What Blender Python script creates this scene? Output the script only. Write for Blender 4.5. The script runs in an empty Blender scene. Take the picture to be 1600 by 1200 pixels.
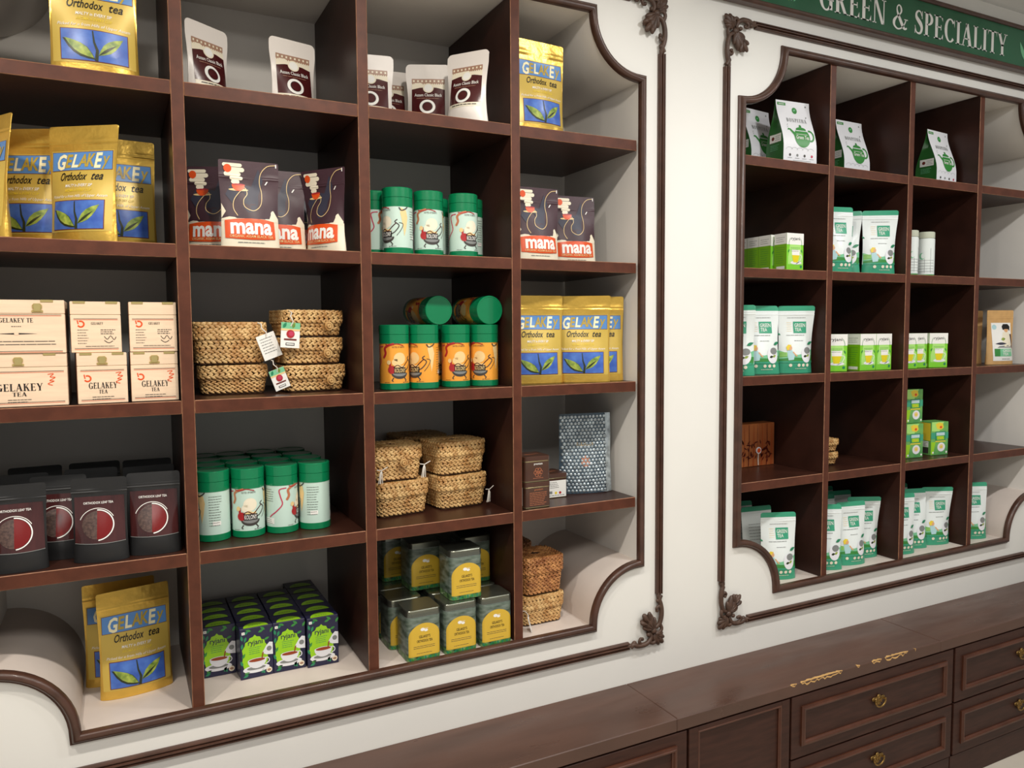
import bpy, bmesh, math, random
from mathutils import Vector, Matrix
from mathutils.geometry import tessellate_polygon
R = math.radians
sc = bpy.context.scene
col = sc.collection
ZO = 2.047                       # height of the first shelf line above the floor

# ------------------------------------------------------------------ camera
cam_d = bpy.data.cameras.new('camera'); cam = bpy.data.objects.new('camera', cam_d); col.objects.link(cam)
cam_d.sensor_fit = 'HORIZONTAL'; cam_d.sensor_width = 36.0; cam_d.lens = 1206.5 / 1600 * 36.0
yaw, pit, rol = .4715, .067, -.0071
F = Vector((math.sin(yaw)*math.cos(pit), math.cos(yaw)*math.cos(pit), -math.sin(pit)))
Rt = Vector((math.cos(yaw), -math.sin(yaw), 0)); U = Rt.cross(F)
R2 = Rt*math.cos(rol) + U*math.sin(rol); U2 = U*math.cos(rol) - Rt*math.sin(rol)
cam.matrix_world = Matrix(((R2.x, U2.x, -F.x, -.1313), (R2.y, U2.y, -F.y, -1.7963), (R2.z, U2.z, -F.z, -.5179+ZO), (0, 0, 0, 1)))
cam_d.clip_start = .02
sc.camera = cam

# ------------------------------------------------------------------ world, lights, exposure
def lin(c):
    return tuple((x/255/12.92 if x/255 <= .04045 else ((x/255+.055)/1.055)**2.4) for x in c)
world = bpy.data.worlds.new('World'); sc.world = world; world.use_nodes = True
bg = world.node_tree.nodes['Background']
bg.inputs[0].default_value = (1.0, .985, .95, 1); bg.inputs[1].default_value = .36
def lamp(name, kind, loc, power, color, **kw):
    d = bpy.data.lights.new(name, kind); o = bpy.data.objects.new(name, d); col.objects.link(o)
    o.location = loc; d.energy = power; d.color = color
    for k, v in kw.items(): setattr(d, k, v)
    return o
WARM = (1.0, .935, .845); COOL = (.985, .985, .975)
for x, pw, cl in ((-.72, 80, WARM), (.42, 82, WARM), (1.56, 56, COOL), (2.70, 56, COOL)):       # row of ceiling downlights in front of the wall
    o = lamp('downlight_lamp', 'SPOT', (x, -.98, 2.70), pw, cl, spot_size=R(170), spot_blend=1.0, shadow_soft_size=.05)
    o.rotation_euler = (R(10), 0, 0)
for x in (-.6, 1.6):                                         # unseen area fill, added for general light on the fronts
    o = lamp('fill_lamp', 'AREA', (x, -2.3, 2.69), 27, (1.0, .97, .92), shape='RECTANGLE', size=1.2, size_y=.6)
sc.view_settings.view_transform = 'Standard'; sc.view_settings.look = 'None'
sc.view_settings.exposure = -0.07; sc.view_settings.gamma = 1.0
sc.view_settings.use_curve_mapping = False

# ------------------------------------------------------------------ materials
MATS = {}
def mat(name, rgb, rough=.5, metal=0., var=0., scale=30., bump=0., bscale=80., spec=.5, coat=0., stretch=None, rgb2=None, trans=0., rvar=0.):
    if name in MATS: return MATS[name]
    m = bpy.data.materials.new(name); MATS[name] = m; m.use_nodes = True
    nt = m.node_tree; b = nt.nodes['Principled BSDF']
    c = lin(rgb)
    b.inputs['Base Color'].default_value = (*c, 1); b.inputs['Roughness'].default_value = rough
    b.inputs['Metallic'].default_value = metal; b.inputs['Specular IOR Level'].default_value = spec
    b.inputs['Coat Weight'].default_value = coat; b.inputs['Coat Roughness'].default_value = .08
    if trans: b.inputs['Transmission Weight'].default_value = trans
    if var or bump or rgb2 or rvar:
        tc = nt.nodes.new('ShaderNodeTexCoord'); mp = nt.nodes.new('ShaderNodeMapping')
        nt.links.new(tc.outputs['Object'], mp.inputs[0])
        if stretch: mp.inputs['Scale'].default_value = stretch
    if var or rgb2:
        n = nt.nodes.new('ShaderNodeTexNoise'); n.inputs['Scale'].default_value = scale; n.inputs['Detail'].default_value = 5
        nt.links.new(mp.outputs[0], n.inputs['Vector'])
        rp = nt.nodes.new('ShaderNodeValToRGB'); nt.links.new(n.outputs['Fac'], rp.inputs[0])
        c2 = lin(rgb2) if rgb2 else tuple(min(1, x*(1+var)) for x in c)
        c1 = c if rgb2 else tuple(x*(1-var) for x in c)
        rp.color_ramp.elements[0].position = .35; rp.color_ramp.elements[1].position = .65
        rp.color_ramp.elements[0].color = (*c1, 1); rp.color_ramp.elements[1].color = (*c2, 1)
        nt.links.new(rp.outputs[0], b.inputs['Base Color'])
    if rvar:
        n = nt.nodes.new('ShaderNodeTexNoise'); n.inputs['Scale'].default_value = 6; n.inputs['Detail'].default_value = 4
        nt.links.new(mp.outputs[0], n.inputs['Vector'])
        mr = nt.nodes.new('ShaderNodeMapRange'); nt.links.new(n.outputs['Fac'], mr.inputs[0])
        mr.inputs[1].default_value = .3; mr.inputs[2].default_value = .7
        mr.inputs[3].default_value = rough-rvar; mr.inputs[4].default_value = rough+rvar
        nt.links.new(mr.outputs[0], b.inputs['Roughness'])
    if bump:
        n = nt.nodes.new('ShaderNodeTexNoise'); n.inputs['Scale'].default_value = bscale; n.inputs['Detail'].default_value = 3
        nt.links.new(mp.outputs[0], n.inputs['Vector'])
        bp = nt.nodes.new('ShaderNodeBump'); bp.inputs['Strength'].default_value = bump; bp.inputs['Distance'].default_value = .004
        nt.links.new(n.outputs['Fac'], bp.inputs['Height']); nt.links.new(bp.outputs[0], b.inputs['Normal'])
    return m

PAINT = mat('wall_paint', (236, 234, 228), .45, var=.015, scale=3, bump=.06, bscale=14)
NICHE = mat('niche_paint', (236, 231, 223), .5, var=.03, scale=4)
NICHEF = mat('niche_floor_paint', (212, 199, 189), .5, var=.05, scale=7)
CEIL = mat('ceiling_paint', (225, 226, 224), .8)
FLOOR = mat('floor_tile', (205, 196, 182), .3, var=.05, scale=6)
GROUT = mat('grout', (150, 142, 130), .8)
WOOD = mat('shelf_wood', (52, 28, 21), .42, var=.22, scale=9, stretch=(9, 1, 1), bump=.04, bscale=60, spec=.3)
WOODE = mat('shelf_edge_lit', (86, 46, 31), .45, var=.16, scale=14, stretch=(2, 1, 2), bump=.03, bscale=60, spec=.3)  # shelf wood lightened: the light on the front edges is in the colour
WORN = mat('worn_arris', (150, 104, 76), .6, var=.25, scale=60)
WOODH = mat('shelf_wood_level', (54, 29, 21), .34, var=.22, scale=9, stretch=(1, 1, 9), bump=.04, bscale=60, spec=.35)
MOULD = mat('moulding_wood', (74, 48, 37), .38, var=.2, scale=25, coat=.1)
CARVE = mat('carved_wood', (78, 56, 44), .5, var=.25, scale=60)
CTOP = mat('counter_wood', (80, 54, 43), .36, var=.16, scale=5, stretch=(.6, 3, 1), rvar=.12)
CFRONT = mat('cabinet_wood', (58, 33, 25), .45, var=.2, scale=10, stretch=(1, 1, 8), spec=.25)
CEDGE = mat('cabinet_moulding', (76, 42, 28), .36, var=.2, scale=14, spec=.4)
CHIP = mat('bare_chipboard', (196, 154, 94), .8, var=.15, scale=60)
BRASS = mat('aged_brass', (142, 112, 62), .38, metal=.85, var=.35, scale=160)
GOLD = mat('gold_foil', (228, 186, 84), .28, metal=.6, var=.06, scale=20, bump=.5, bscale=32)
GOLDL = mat('gold_print', (208, 178, 84), .36, metal=.12)
CREAM = mat('cream_ink', (250, 240, 196), .4)
INKGOLD = mat('gold_ink', (186, 158, 62), .4)
BLUE = mat('banner_blue', (92, 142, 205), .35)
PBLUE = mat('photo_blue', (58, 92, 178), .33, rgb2=(84, 126, 206), scale=28)
DRED = mat('dark_red_ink', (112, 44, 34), .4)
LEAF = mat('leaf_green', (96, 126, 50), .4, rgb2=(182, 196, 84), scale=60)
LEAFD = mat('leaf_dark', (44, 52, 26), .4)
BLACK = mat('black_ink', (22, 20, 20), .4)
WHITE = mat('white_ink', (244, 242, 236), .4)
YEL = mat('yellow_ink', (234, 206, 60), .4)
GREY = mat('grey_ink', (130, 132, 130), .5)
PWHITE = mat('pouch_white', (238, 230, 222), .36, bump=.15, bscale=40)
BROWN = mat('brown_print', (74, 24, 26), .25, coat=.4)
TAN = mat('tan_print', (168, 128, 104), .4)
PLUM = mat('plum_film', (66, 42, 50), .46, var=.12, scale=18, bump=.12, bscale=40)
NAVYS = mat('slate_print', (54, 54, 70), .48)
ORANGE = mat('orange_print', (226, 84, 30), .35)
PCREAM = mat('cream_print', (240, 230, 206), .38)
GTIN = mat('green_lacquer', (8, 124, 78), .22, coat=.5, bump=.08, bscale=50)
MINT = mat('mint_paper', (200, 224, 212), .35)
OTIN = mat('orange_paper', (244, 166, 62), .35)
RED = mat('red_ink', (176, 40, 44), .4)
PINK = mat('pink_ink', (196, 60, 92), .4)
SAND = mat('sand_ink', (238, 206, 146), .4)
DGREY = mat('dark_grey_ink', (66, 62, 58), .4)
BOXW = mat('pale_wood', (236, 208, 178), .5, var=.06, scale=12, stretch=(1, 1, 9))
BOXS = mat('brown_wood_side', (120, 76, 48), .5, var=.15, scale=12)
KRAFTB = mat('black_kraft', (27, 27, 28), .55, bump=.15, bscale=40)
KWIN = mat('dark_window', (66, 32, 32), .18, var=.3, scale=14, coat=.6, stretch=(4, 1, .6))
KTEA = mat('loose_tea', (60, 42, 40), .5, rgb2=(96, 74, 66), scale=220)
LIQ = mat('red_liquor', (116, 20, 20), .25)
NAVY = mat('navy_carton', (34, 34, 66), .3)
LIME = mat('lime_print', (154, 208, 30), .35)
TEAL = mat('teal_leaf', (40, 132, 92), .35)
CHINA = mat('china_white', (232, 232, 236), .35)
TEA = mat('tea_brown', (150, 62, 28), .35)
TINM = mat('tin_metal', (128, 130, 118), .26, metal=.85)
YTIN = mat('mustard_print', (214, 176, 56), .3)
TFIELD = mat('tea_field_print', (48, 66, 48), .28, rgb2=(126, 138, 128), scale=24, stretch=(1, 1, 3))
TGRASS = mat('tea_leaf_print', (36, 70, 40), .3, rgb2=(120, 160, 100), scale=70)
TSKY = mat('sky_print', (176, 182, 188), .28, rgb2=(130, 138, 136), scale=20)
CTIN = mat('chocolate_lacquer', (74, 46, 34), .28, coat=.3)
COPPER = mat('copper_ink', (206, 128, 92), .35, metal=.3)
TRIMM = mat('tin_rim', (150, 140, 104), .3, metal=.8)
STRAW = mat('water_hyacinth', (226, 188, 128), .42, rgb2=(176, 126, 70), scale=40)
CLASP = mat('bright_brass', (216, 196, 132), .3, metal=.7)
STRAWD = mat('basket_core', (72, 46, 24), .9)  # kept dark to paint the shade in the gaps between strands
STRAW2 = mat('brown_hyacinth', (206, 146, 88), .45, rgb2=(140, 84, 44), scale=40)
STRING = mat('white_string', (226, 220, 210), .7)
PAPER = mat('tag_paper', (240, 238, 232), .6)
BWRAP = mat('bubble_film', (176, 188, 194), .14, metal=.35, spec=.8, coat=.6, var=.4, scale=60)
BWRAPD = mat('wrapped_packet', (66, 84, 98), .4)
PGREEN = mat('pouch_green', (62, 160, 124), .33, bump=.12, bscale=40)
PGREEN2 = mat('soft_green_print', (122, 196, 150), .35)
PSILV = mat('pouch_silver_white', (232, 238, 236), .3, bump=.15, bscale=35)
SKIN = mat('tan_ink', (222, 168, 120), .4)
PBLUE2 = mat('pale_blue_ink', (176, 212, 216), .4)
BAGW = mat('bag_white', (232, 232, 236), .42)
BAGG = mat('bag_green', (44, 104, 44), .4, var=.1, scale=20)
GPRINT = mat('green_print', (58, 138, 62), .4)
CARTG = mat('carton_green', (128, 208, 50), .35)
CARTG2 = mat('carton_light_green', (172, 226, 120), .35)
CARTD = mat('carton_side_green', (120, 180, 20), .35)
TYEL = mat('tea_yellow', (226, 208, 30), .35)
KRAFT = mat('kraft_paper', (204, 160, 102), .6, var=.06, scale=40)
BAMB = mat('rosewood_panel', (176, 104, 56), .4, rgb2=(140, 74, 38), scale=20, stretch=(1, 1, .2))
BAMD = mat('dark_bamboo_print', (84, 24, 14), .4)
BOTT = mat('bottle_white', (226, 232, 228), .25)
BCAP = mat('bottle_cap', (196, 200, 180), .35)
GYB = mat('green_box_print', (120, 184, 92), .35, rgb2=(80, 150, 84), scale=14)
SIGNG = mat('sign_green', (24, 82, 52), .32, rgb2=(44, 104, 74), scale=3)
SIGNW = mat('sign_white', (238, 236, 232), .4)

# ------------------------------------------------------------------ basic helpers
def link(o, parent=None):
    col.objects.link(o)
    if parent is not None: o.parent = parent
    return o
def mesh_obj(name, verts, faces, mats, parent=None, fmi=None, smooth=None):
    me = bpy.data.meshes.new(name); me.from_pydata([tuple(v) for v in verts], [], faces)
    for m in (mats if isinstance(mats, (list, tuple)) else [mats]): me.materials.append(m)
    if fmi: me.polygons.foreach_set('material_index', fmi)
    me.update()
    if smooth is not None:
        me.shade_smooth(); me.set_sharp_from_angle(angle=R(smooth))
    return link(bpy.data.objects.new(name, me), parent)
def bm_obj(name, bm, mats, parent=None, smooth=None):
    me = bpy.data.meshes.new(name); bm.to_mesh(me); bm.free()
    for m in (mats if isinstance(mats, (list, tuple)) else [mats]): me.materials.append(m)
    if smooth is not None:
        me.shade_smooth(); me.set_sharp_from_angle(angle=R(smooth))
    return link(bpy.data.objects.new(name, me), parent)
def box_bm(bm, x0, x1, y0, y1, z0, z1, bevel=0., mi=0):
    vs = [bm.verts.new(p) for p in ((x0,y0,z0),(x1,y0,z0),(x1,y1,z0),(x0,y1,z0),(x0,y0,z1),(x1,y0,z1),(x1,y1,z1),(x0,y1,z1))]
    fs = [bm.faces.new([vs[i] for i in q]) for q in ((3,2,1,0),(4,5,6,7),(0,1,5,4),(1,2,6,5),(2,3,7,6),(3,0,4,7))]
    for f in fs: f.material_index = mi
    if bevel:
        es = list({e for f in fs for e in f.edges})
        bmesh.ops.bevel(bm, geom=es, offset=bevel, segments=1, affect='EDGES', profile=.5)
def box(name, x0, x1, y0, y1, z0, z1, m, parent=None, bevel=.0015):
    bm = bmesh.new(); box_bm(bm, x0, x1, y0, y1, z0, z1, bevel); return bm_obj(name, bm, m, parent)
def empty(name, loc=(0,0,0), rz=0.):
    o = bpy.data.objects.new(name, None); o.empty_display_size = .02
    col.objects.link(o); o.location = loc; o.rotation_euler = (0, 0, rz); return o
def tag(o, label, cat, group=None, kind=None):
    if label: o['label'] = label
    if cat: o['category'] = cat
    if group: o['group'] = group
    if kind: o['kind'] = kind
    return o
def structure(o, label=None):
    o['kind'] = 'structure'
    if label: o['label'] = label
    return o
def lathe(name, prof, m, parent=None, seg=40, smooth=35, fm=None):
    vs, fs, mi = [], [], []
    for r, z in prof:
        for i in range(seg):
            a = 2*math.pi*i/seg; vs.append((r*math.cos(a), r*math.sin(a), z))
    for j in range(len(prof)-1):
        for i in range(seg):
            k = (i+1) % seg; fs.append((j*seg+i, j*seg+k, (j+1)*seg+k, (j+1)*seg+i)); mi.append(fm[j] if fm else 0)
    fs.append(tuple(range(seg-1, -1, -1))); mi.append(0)
    fs.append(tuple((len(prof)-1)*seg+i for i in range(seg))); mi.append(fm[-1] if fm else 0)
    return mesh_obj(name, vs, fs, m, parent, mi, smooth)
def rr_loop(w, d, r, n=5):
    pts = []
    for cx, cy, a0 in ((w/2-r, d/2-r, 0), (-w/2+r, d/2-r, 90), (-w/2+r, -d/2+r, 180), (w/2-r, -d/2+r, 270)):
        for i in range(n+1):
            a = R(a0+90*i/n); pts.append((cx+r*math.cos(a), cy+r*math.sin(a)))
    return pts
def loft(name, w, d, r, levels, m, parent=None, smooth=35, fm=None, n=5, cap=True):
    """stack of rounded rectangles: levels (z, outset)"""
    vs, fs, mi = [], [], []; N = 4*(n+1)
    for z, o in levels:
        for x, y in rr_loop(w+2*o, d+2*o, max(.0005, r+o), n): vs.append((x, y, z))
    for j in range(len(levels)-1):
        for i in range(N):
            k = (i+1) % N; fs.append((j*N+i, j*N+k, (j+1)*N+k, (j+1)*N+i)); mi.append(fm[j] if fm else 0)
    if cap:
        fs.append(tuple(range(N-1, -1, -1))); mi.append(fm[0] if fm else 0)
        fs.append(tuple((len(levels)-1)*N+i for i in range(N))); mi.append(fm[-1] if fm else 0)
    return mesh_obj(name, vs, fs, m, parent, mi, smooth)
def tube(name, pts, rad, m, parent=None, seg=6, bm=None):
    own = bm is None
    if own: bm = bmesh.new()
    pts = [Vector(p) for p in pts]; rs = rad if isinstance(rad, (list, tuple)) else [rad]*len(pts)
    rings = []; up = Vector((0, 1, .01))
    for i, p in enumerate(pts):
        t = (pts[min(i+1, len(pts)-1)]-pts[max(i-1, 0)]).normalized()
        a = t.cross(up)
        if a.length < 1e-4: a = t.cross(Vector((1, 0, 0)))
        a.normalize(); b = t.cross(a)
        rings.append([bm.verts.new(p+(a*math.cos(2*math.pi*k/seg)+b*math.sin(2*math.pi*k/seg))*rs[i]) for k in range(seg)])
    for q in range(len(rings)-1):
        for k in range(seg):
            l = (k+1) % seg; bm.faces.new((rings[q][k], rings[q][l], rings[q+1][l], rings[q+1][k]))
    bm.faces.new(rings[0][::-1]); bm.faces.new(rings[-1])
    if own:
        bmesh.ops.recalc_face_normals(bm, faces=bm.faces); return bm_obj(name, bm, m, parent, 60)
def blob(bm, c, ax, rx, ry, rz, seg=6, rings=4):
    """ellipsoid: ax = 3x3 matrix of axes"""
    vs = []
    for j in range(1, rings):
        ph = math.pi*j/rings; row = []
        for k in range(seg):
            a = 2*math.pi*k/seg
            row.append(bm.verts.new(c + ax @ Vector((rx*math.cos(ph), ry*math.sin(ph)*math.cos(a), rz*math.sin(ph)*math.sin(a)))))
        vs.append(row)
    p0 = bm.verts.new(c + ax @ Vector((rx, 0, 0))); p1 = bm.verts.new(c + ax @ Vector((-rx, 0, 0)))
    for k in range(seg):
        l = (k+1) % seg; bm.faces.new((p0, vs[0][k], vs[0][l])); bm.faces.new((p1, vs[-1][l], vs[-1][k]))
        for j in range(len(vs)-1): bm.faces.new((vs[j][k], vs[j+1][k], vs[j+1][l], vs[j][l]))

# ------------------------------------------------------------------ flat print mapped onto a surface
_txt = {}
def text_tris(s, bold=0., shear=0.):
    k = (s, bold, shear)
    if k not in _txt:
        cu = bpy.data.curves.new('t', 'FONT'); cu.body = s; cu.size = 1; cu.resolution_u = 2; cu.offset = bold; cu.shear = shear
        o = bpy.data.objects.new('t', cu); me = bpy.data.meshes.new_from_object(o)
        v = [(q.co.x, q.co.y) for q in me.vertices]; me.calc_loop_triangles()
        t = [tuple(q.vertices) for q in me.loop_triangles]
        bpy.data.objects.remove(o); bpy.data.meshes.remove(me); bpy.data.curves.remove(cu)
        _txt[k] = (v, t)
    return _txt[k]
def arc(cx, cy, rx, ry, a0=0, a1=360, n=24):
    return [(cx+rx*math.cos(R(a0+(a1-a0)*i/n)), cy+ry*math.sin(R(a0+(a1-a0)*i/n))) for i in range(n + (0 if abs(a1-a0) == 360 else 1))]
def rect(x0, z0, x1, z1): return [(x0, z0), (x1, z0), (x1, z1), (x0, z1)]
def leafp(x, z, ang, ln, wd):
    c, s = math.cos(R(ang)), math.sin(R(ang)); o = []
    for t, w in ((0, 0), (.15, .5), (.35, .95), (.55, 1), (.75, .7), (1, 0), (.75, -.6), (.55, -.9), (.35, -.95), (.15, -.5)):
        o.append((x+ln*t*c-wd/2*w*s, z+ln*t*s+wd/2*w*c))
    return o
def stripe(pts, w):
    """polyline -> outline polygons (quads) of width w (number or list)"""
    out = []; ws = w if isinstance(w, (list, tuple)) else [w]*len(pts); L = []; Rr = []
    for i, p in enumerate(pts):
        a = pts[max(0, i-1)]; b = pts[min(len(pts)-1, i+1)]
        dx, dz = b[0]-a[0], b[1]-a[1]; l = math.hypot(dx, dz) or 1; nx, nz = -dz/l*ws[i]/2, dx/l*ws[i]/2
        L.append((p[0]+nx, p[1]+nz)); Rr.append((p[0]-nx, p[1]-nz))
    for i in range(len(pts)-1): out.append([L[i], L[i+1], Rr[i+1], Rr[i]])
    return out
def curve_pts(ctrl, n=8):
    """Catmull-Rom through ctrl"""
    P = [ctrl[0]]+list(ctrl)+[ctrl[-1]]; out = []
    for i in range(1, len(P)-2):
        for k in range(n):
            t = k/n; a, b, c, d = P[i-1], P[i], P[i+1], P[i+2]
            out.append(tuple(.5*((2*b[q])+(-a[q]+c[q])*t+(2*a[q]-5*b[q]+4*c[q]-d[q])*t*t+(-a[q]+3*b[q]-3*c[q]+d[q])*t**3) for q in range(len(b))))
    out.append(tuple(ctrl[-1])); return out
class Art:
    def __init__(s, surf, step=.012, lift=.0003, base=.0005):
        s.surf, s.step, s.lift, s.base = surf, step, lift, base; s.el = []
    def poly(s, pts, m, layer=1):
        tr = tessellate_polygon([[Vector((p[0], p[1], 0)) for p in pts]])
        s.el.append((list(pts), [tuple(t) for t in tr], m, layer, 0)); return s
    def polys(s, lst, m, layer=1):
        vs, fs = [], []
        for q in lst:
            n = len(vs); vs += list(q); fs.append(tuple(range(n, n+len(q))))
        s.el.append((vs, fs, m, layer, 0)); return s
    def text(s, t, cx, z, h, m, layer=3, width=None, bold=0., shear=0., rise=0., align='C'):
        v, tr = text_tris(t, bold, shear)
        if not v: return s
        x0 = min(p[0] for p in v); x1 = max(p[0] for p in v); sx = h/.7
        if width: sx = width/(x1-x0)
        sz = h/.7; off = {'C': (x0+x1)/2, 'L': x0, 'R': x1}[align]
        s.el.append(([(cx+(p[0]-off)*sx, z+p[1]*sz+rise*(p[0]-off)*sx) for p in v], tr, m, layer, 1)); return s
    def lines(s, x0, x1, z, n, gap, m, layer=2, h=.0012, seed=1):
        """rows of print too small to read"""
        rnd = random.Random(seed); q = []
        for i in range(n):
            x = x0; zz = z-i*gap; end = x1-(x1-x0)*rnd.random()*.25
            while x < end:
                w = (x1-x0)*(.06+.14*rnd.random()); q.append(rect(x, zz, min(end, x+w), zz+h)); x += w+h*.8
        s.polys(q, m, layer); return s
    def build(s, parent, name='printed_label', tname='lettering'):
        res = []; par = parent
        for which, nm in ((0, name), (1, tname)):
            els = [e for e in s.el if e[4] == which]
            if not els: continue
            mats = []; verts = []; faces = []; fmi = []
            for v, f, m, layer, w in els:
                if m not in mats: mats.append(m)
                bm = bmesh.new(); bv = [bm.verts.new((p[0], p[1], 0)) for p in v]
                for q in f:
                    try: bm.faces.new([bv[i] for i in q])
                    except ValueError: pass
                if which == 0 and s.step:
                    for ax in (0, 1):
                        lo = min(p[ax] for p in v); hi = max(p[ax] for p in v); k = math.floor(lo/s.step)+1
                        while k*s.step < hi:
                            co = [0, 0, 0]; co[ax] = k*s.step; no = [0, 0, 0]; no[ax] = 1
                            bmesh.ops.bisect_plane(bm, geom=bm.verts[:]+bm.edges[:]+bm.faces[:], plane_co=co, plane_no=no, dist=1e-6); k += 1
                bm.verts.index_update(); n = len(verts)
                area = sum((q.normal.z*q.calc_area()) for q in bm.faces if q.calc_area() > 0) if bm.faces else 0
                for q in bm.verts: verts.append(s.surf(q.co.x, q.co.y, s.base+s.lift*layer))
                for q in bm.faces:
                    ids = [n+x.index for x in q.verts]
                    q.normal_update()
                    if q.normal.z > 0: ids = ids[::1]
                    else: ids = ids[::-1]
                    faces.append(ids); fmi.append(mats.index(m))
                bm.free()
            o = mesh_obj(nm, verts, faces, mats, par, fmi, 60); res.append(o)
            if which == 0: par = o if parent.parent is None else parent
        return res
def flat_front(y, x0=0., z0=0.):
    return lambda x, z, o: Vector((x0+x, y-o, z0+z))
def flat_left(xl, yc):          # the face towards -x; x runs from back to front
    return lambda x, z, o: Vector((xl-o, yc-x, z))
def flat_top(zt):
    return lambda x, y, o: Vector((x, y, zt+o))
def cyl_surf(r, off=0.):
    return lambda x, z, o: Vector(((r+o)*math.sin(x/r+off), -(r+o)*math.cos(x/r+off), z))

# serif capitals out of strokes: unit height, list of quads
def _ring(cx, cy, rx, ry, a0, a1, thick, thin, n=22):
    pts = []; ws = []
    for i in range(n+1):
        a = R(a0+(a1-a0)*i/n); k = abs(math.cos(a))**1.4
        w = thin+(thick-thin)*k; pts.append((cx+(rx-w/2)*math.cos(a), cy+(ry-w/2)*math.sin(a))); ws.append(w)
    return stripe(pts, ws)
TK, TN = .185, .06
def _stem(x, s=(1, 1)):
    q = [rect(x, 0, x+TK, 1)]
    if s[0]: q.append(rect(x-.085, 0, x+TK+.085, .04))
    if s[1]: q.append(rect(x-.085, .96, x+TK+.085, 1))
    return q
def _diag(x0, z0, x1, z1, w): return [[(x0, z0), (x0+w, z0), (x1+w, z1), (x1, z1)]]
def _tip(x, z0, z1, x2): return [[(x, z0), (x, z1), (x2, z0)]]
def glyph(c):
    if c == 'I': return _stem(.09), .36
    if c == 'L': return _stem(.09)+[rect(.1, 0, .64, .05)]+_tip(.64, .0, .26, .52), .66
    if c == 'E': return _stem(.09)+[rect(.1, 0, .62, .05), rect(.1, .95, .6, 1), rect(.2, .49, .48, .54)]+[[(.64, .26), (.5, .0), (.64, 0)], [(.6, 1), (.48, 1), (.62, .78)], [(.48, .4), (.52, .4), (.52, .63), (.48, .63)]], .68
    if c == 'T': return _stem(.28, (1, 0))+[rect(.02, .95, .69, 1), [(.0, .76), (.06, .95), (.02, 1)], [(.71, .76), (.69, 1), (.65, .95)]], .7
    if c == 'P': return _stem(.09)+_ring(.3, .735, .33, .265, -90, 90, TK, TN, 14)+[rect(.2, .945, .3, 1), rect(.2, .47, .3, .525)], .64
    if c == 'R': return _stem(.09)+_ring(.3, .745, .33, .255, -90, 90, TK, TN, 14)+[rect(.2, .945, .3, 1), rect(.2, .49, .32, .545)]+_diag(.56, .0, .27, .52, TK)+[rect(.56, 0, .82, .04)], .8
    if c == 'B': return _stem(.09)+_ring(.3, .755, .3, .245, -90, 90, TK, TN, 12)+_ring(.3, .27, .34, .27, -90, 90, TK, TN, 12)+[rect(.2, .945, .3, 1), rect(.2, .49, .3, .54), rect(.2, 0, .3, .05)], .67
    if c == 'N': return [rect(.1, 0, .1+TN, 1), rect(.68, 0, .68+TN, 1), rect(0, .96, .25, 1), rect(0, 0, .24, .04), rect(.58, .96, .84, 1)]+_diag(.56, .0, .08, 1, .175), .86
    if c == 'H': return _stem(.09)+_stem(.57)+[rect(.2, .48, .6, .53)], .82
    if c == 'A': return _diag(.08, 0, .36, 1, TN+.01)+_diag(.56, 0, .3, 1, TK+.02)+[rect(.18, .3, .58, .35), rect(.0, 0, .24, .04), rect(.46, 0, .84, .04)], .82
    if c == 'Y': return [rect(.3, 0, .3+TK, .5), rect(.21, 0, .55, .04)]+_diag(.3, .42, .04, 1, TK+.01)+_diag(.4, .44, .62, 1, TN+.01)+[rect(-.02, .96, .29, 1), rect(.52, .96, .78, 1)], .74
    if c == 'K': return _stem(.09)+_diag(.2, .42, .58, 1, TN+.01)+_diag(.56, 0, .3, .58, TK+.01)+[rect(.5, .96, .74, 1), rect(.48, 0, .8, .04)], .8
    if c == 'O': return _ring(.4, .5, .38, .52, 0, 360, TK+.01, TN, 30), .82
    if c == 'C': return _ring(.42, .5, .4, .52, 48, 312, TK+.01, TN, 24)+[[(.68, .86), (.72, 1), (.74, 1), (.74, .66)]], .78
    if c == 'G': return _ring(.42, .5, .4, .52, 48, 318, TK+.01, TN, 24)+[[(.68, .86), (.72, 1), (.74, 1), (.74, .66)], rect(.6, .04, .6+TK, .42), rect(.5, .4, .86, .445)], .86
    if c == 'S':
        p = curve_pts([(.5, .78), (.4, .94), (.26, .965), (.13, .86), (.13, .7), (.28, .56), (.44, .42), (.5, .25), (.42, .07), (.26, .03), (.12, .1), (.05, .28)], 5)
        n = len(p)-1; w = [TN+(TK+.02-TN)*math.exp(-((i/n-.5)/.22)**2) for i in range(n+1)]
        return stripe(p, w)+[[(.5, .66), (.54, .66), (.54, .99), (.5, .99)], [(.03, .01), (.07, .01), (.07, .34), (.03, .34)]], .6
    if c == '&':
        p = curve_pts([(.86, .44), (.74, .22), (.54, .05), (.3, .0), (.1, .12), (.08, .3), (.22, .46), (.42, .6), (.54, .76), (.48, .94), (.36, .98), (.26, .88), (.28, .7), (.44, .44), (.66, .14), (.8, .05), (.92, .1)], 5)
        n = len(p)-1; w = []
        for i in range(n+1):
            t = i/n; w.append(TN+.1*math.exp(-((t-.3)/.07)**2)+.11*math.exp(-((t-.84)/.09)**2)+.05*math.exp(-((t-.52)/.05)**2))
        return stripe(p, w)+[rect(.74, .42, .98, .46)], .98
    return [], .34
def serif(art, s, cx, z, h, m, layer=3, width=None, gap=.06):
    x = 0; qs = []
    for c in s:
        g, a = glyph(c)
        for q in g: qs.append([(x+p[0], p[1]) for p in q])
        x += a+gap
    x -= gap; k = (width/x) if width else h
    out = [[(cx+(p[0]-x/2)*k, z+p[1]*h) for p in q] for q in qs]
    vs, fs = [], []
    for q in out:
        n = len(vs); vs += q; fs.append(tuple(range(n, n+len(q))))
    art.el.append((vs, fs, m, layer, 1)); return art

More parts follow.
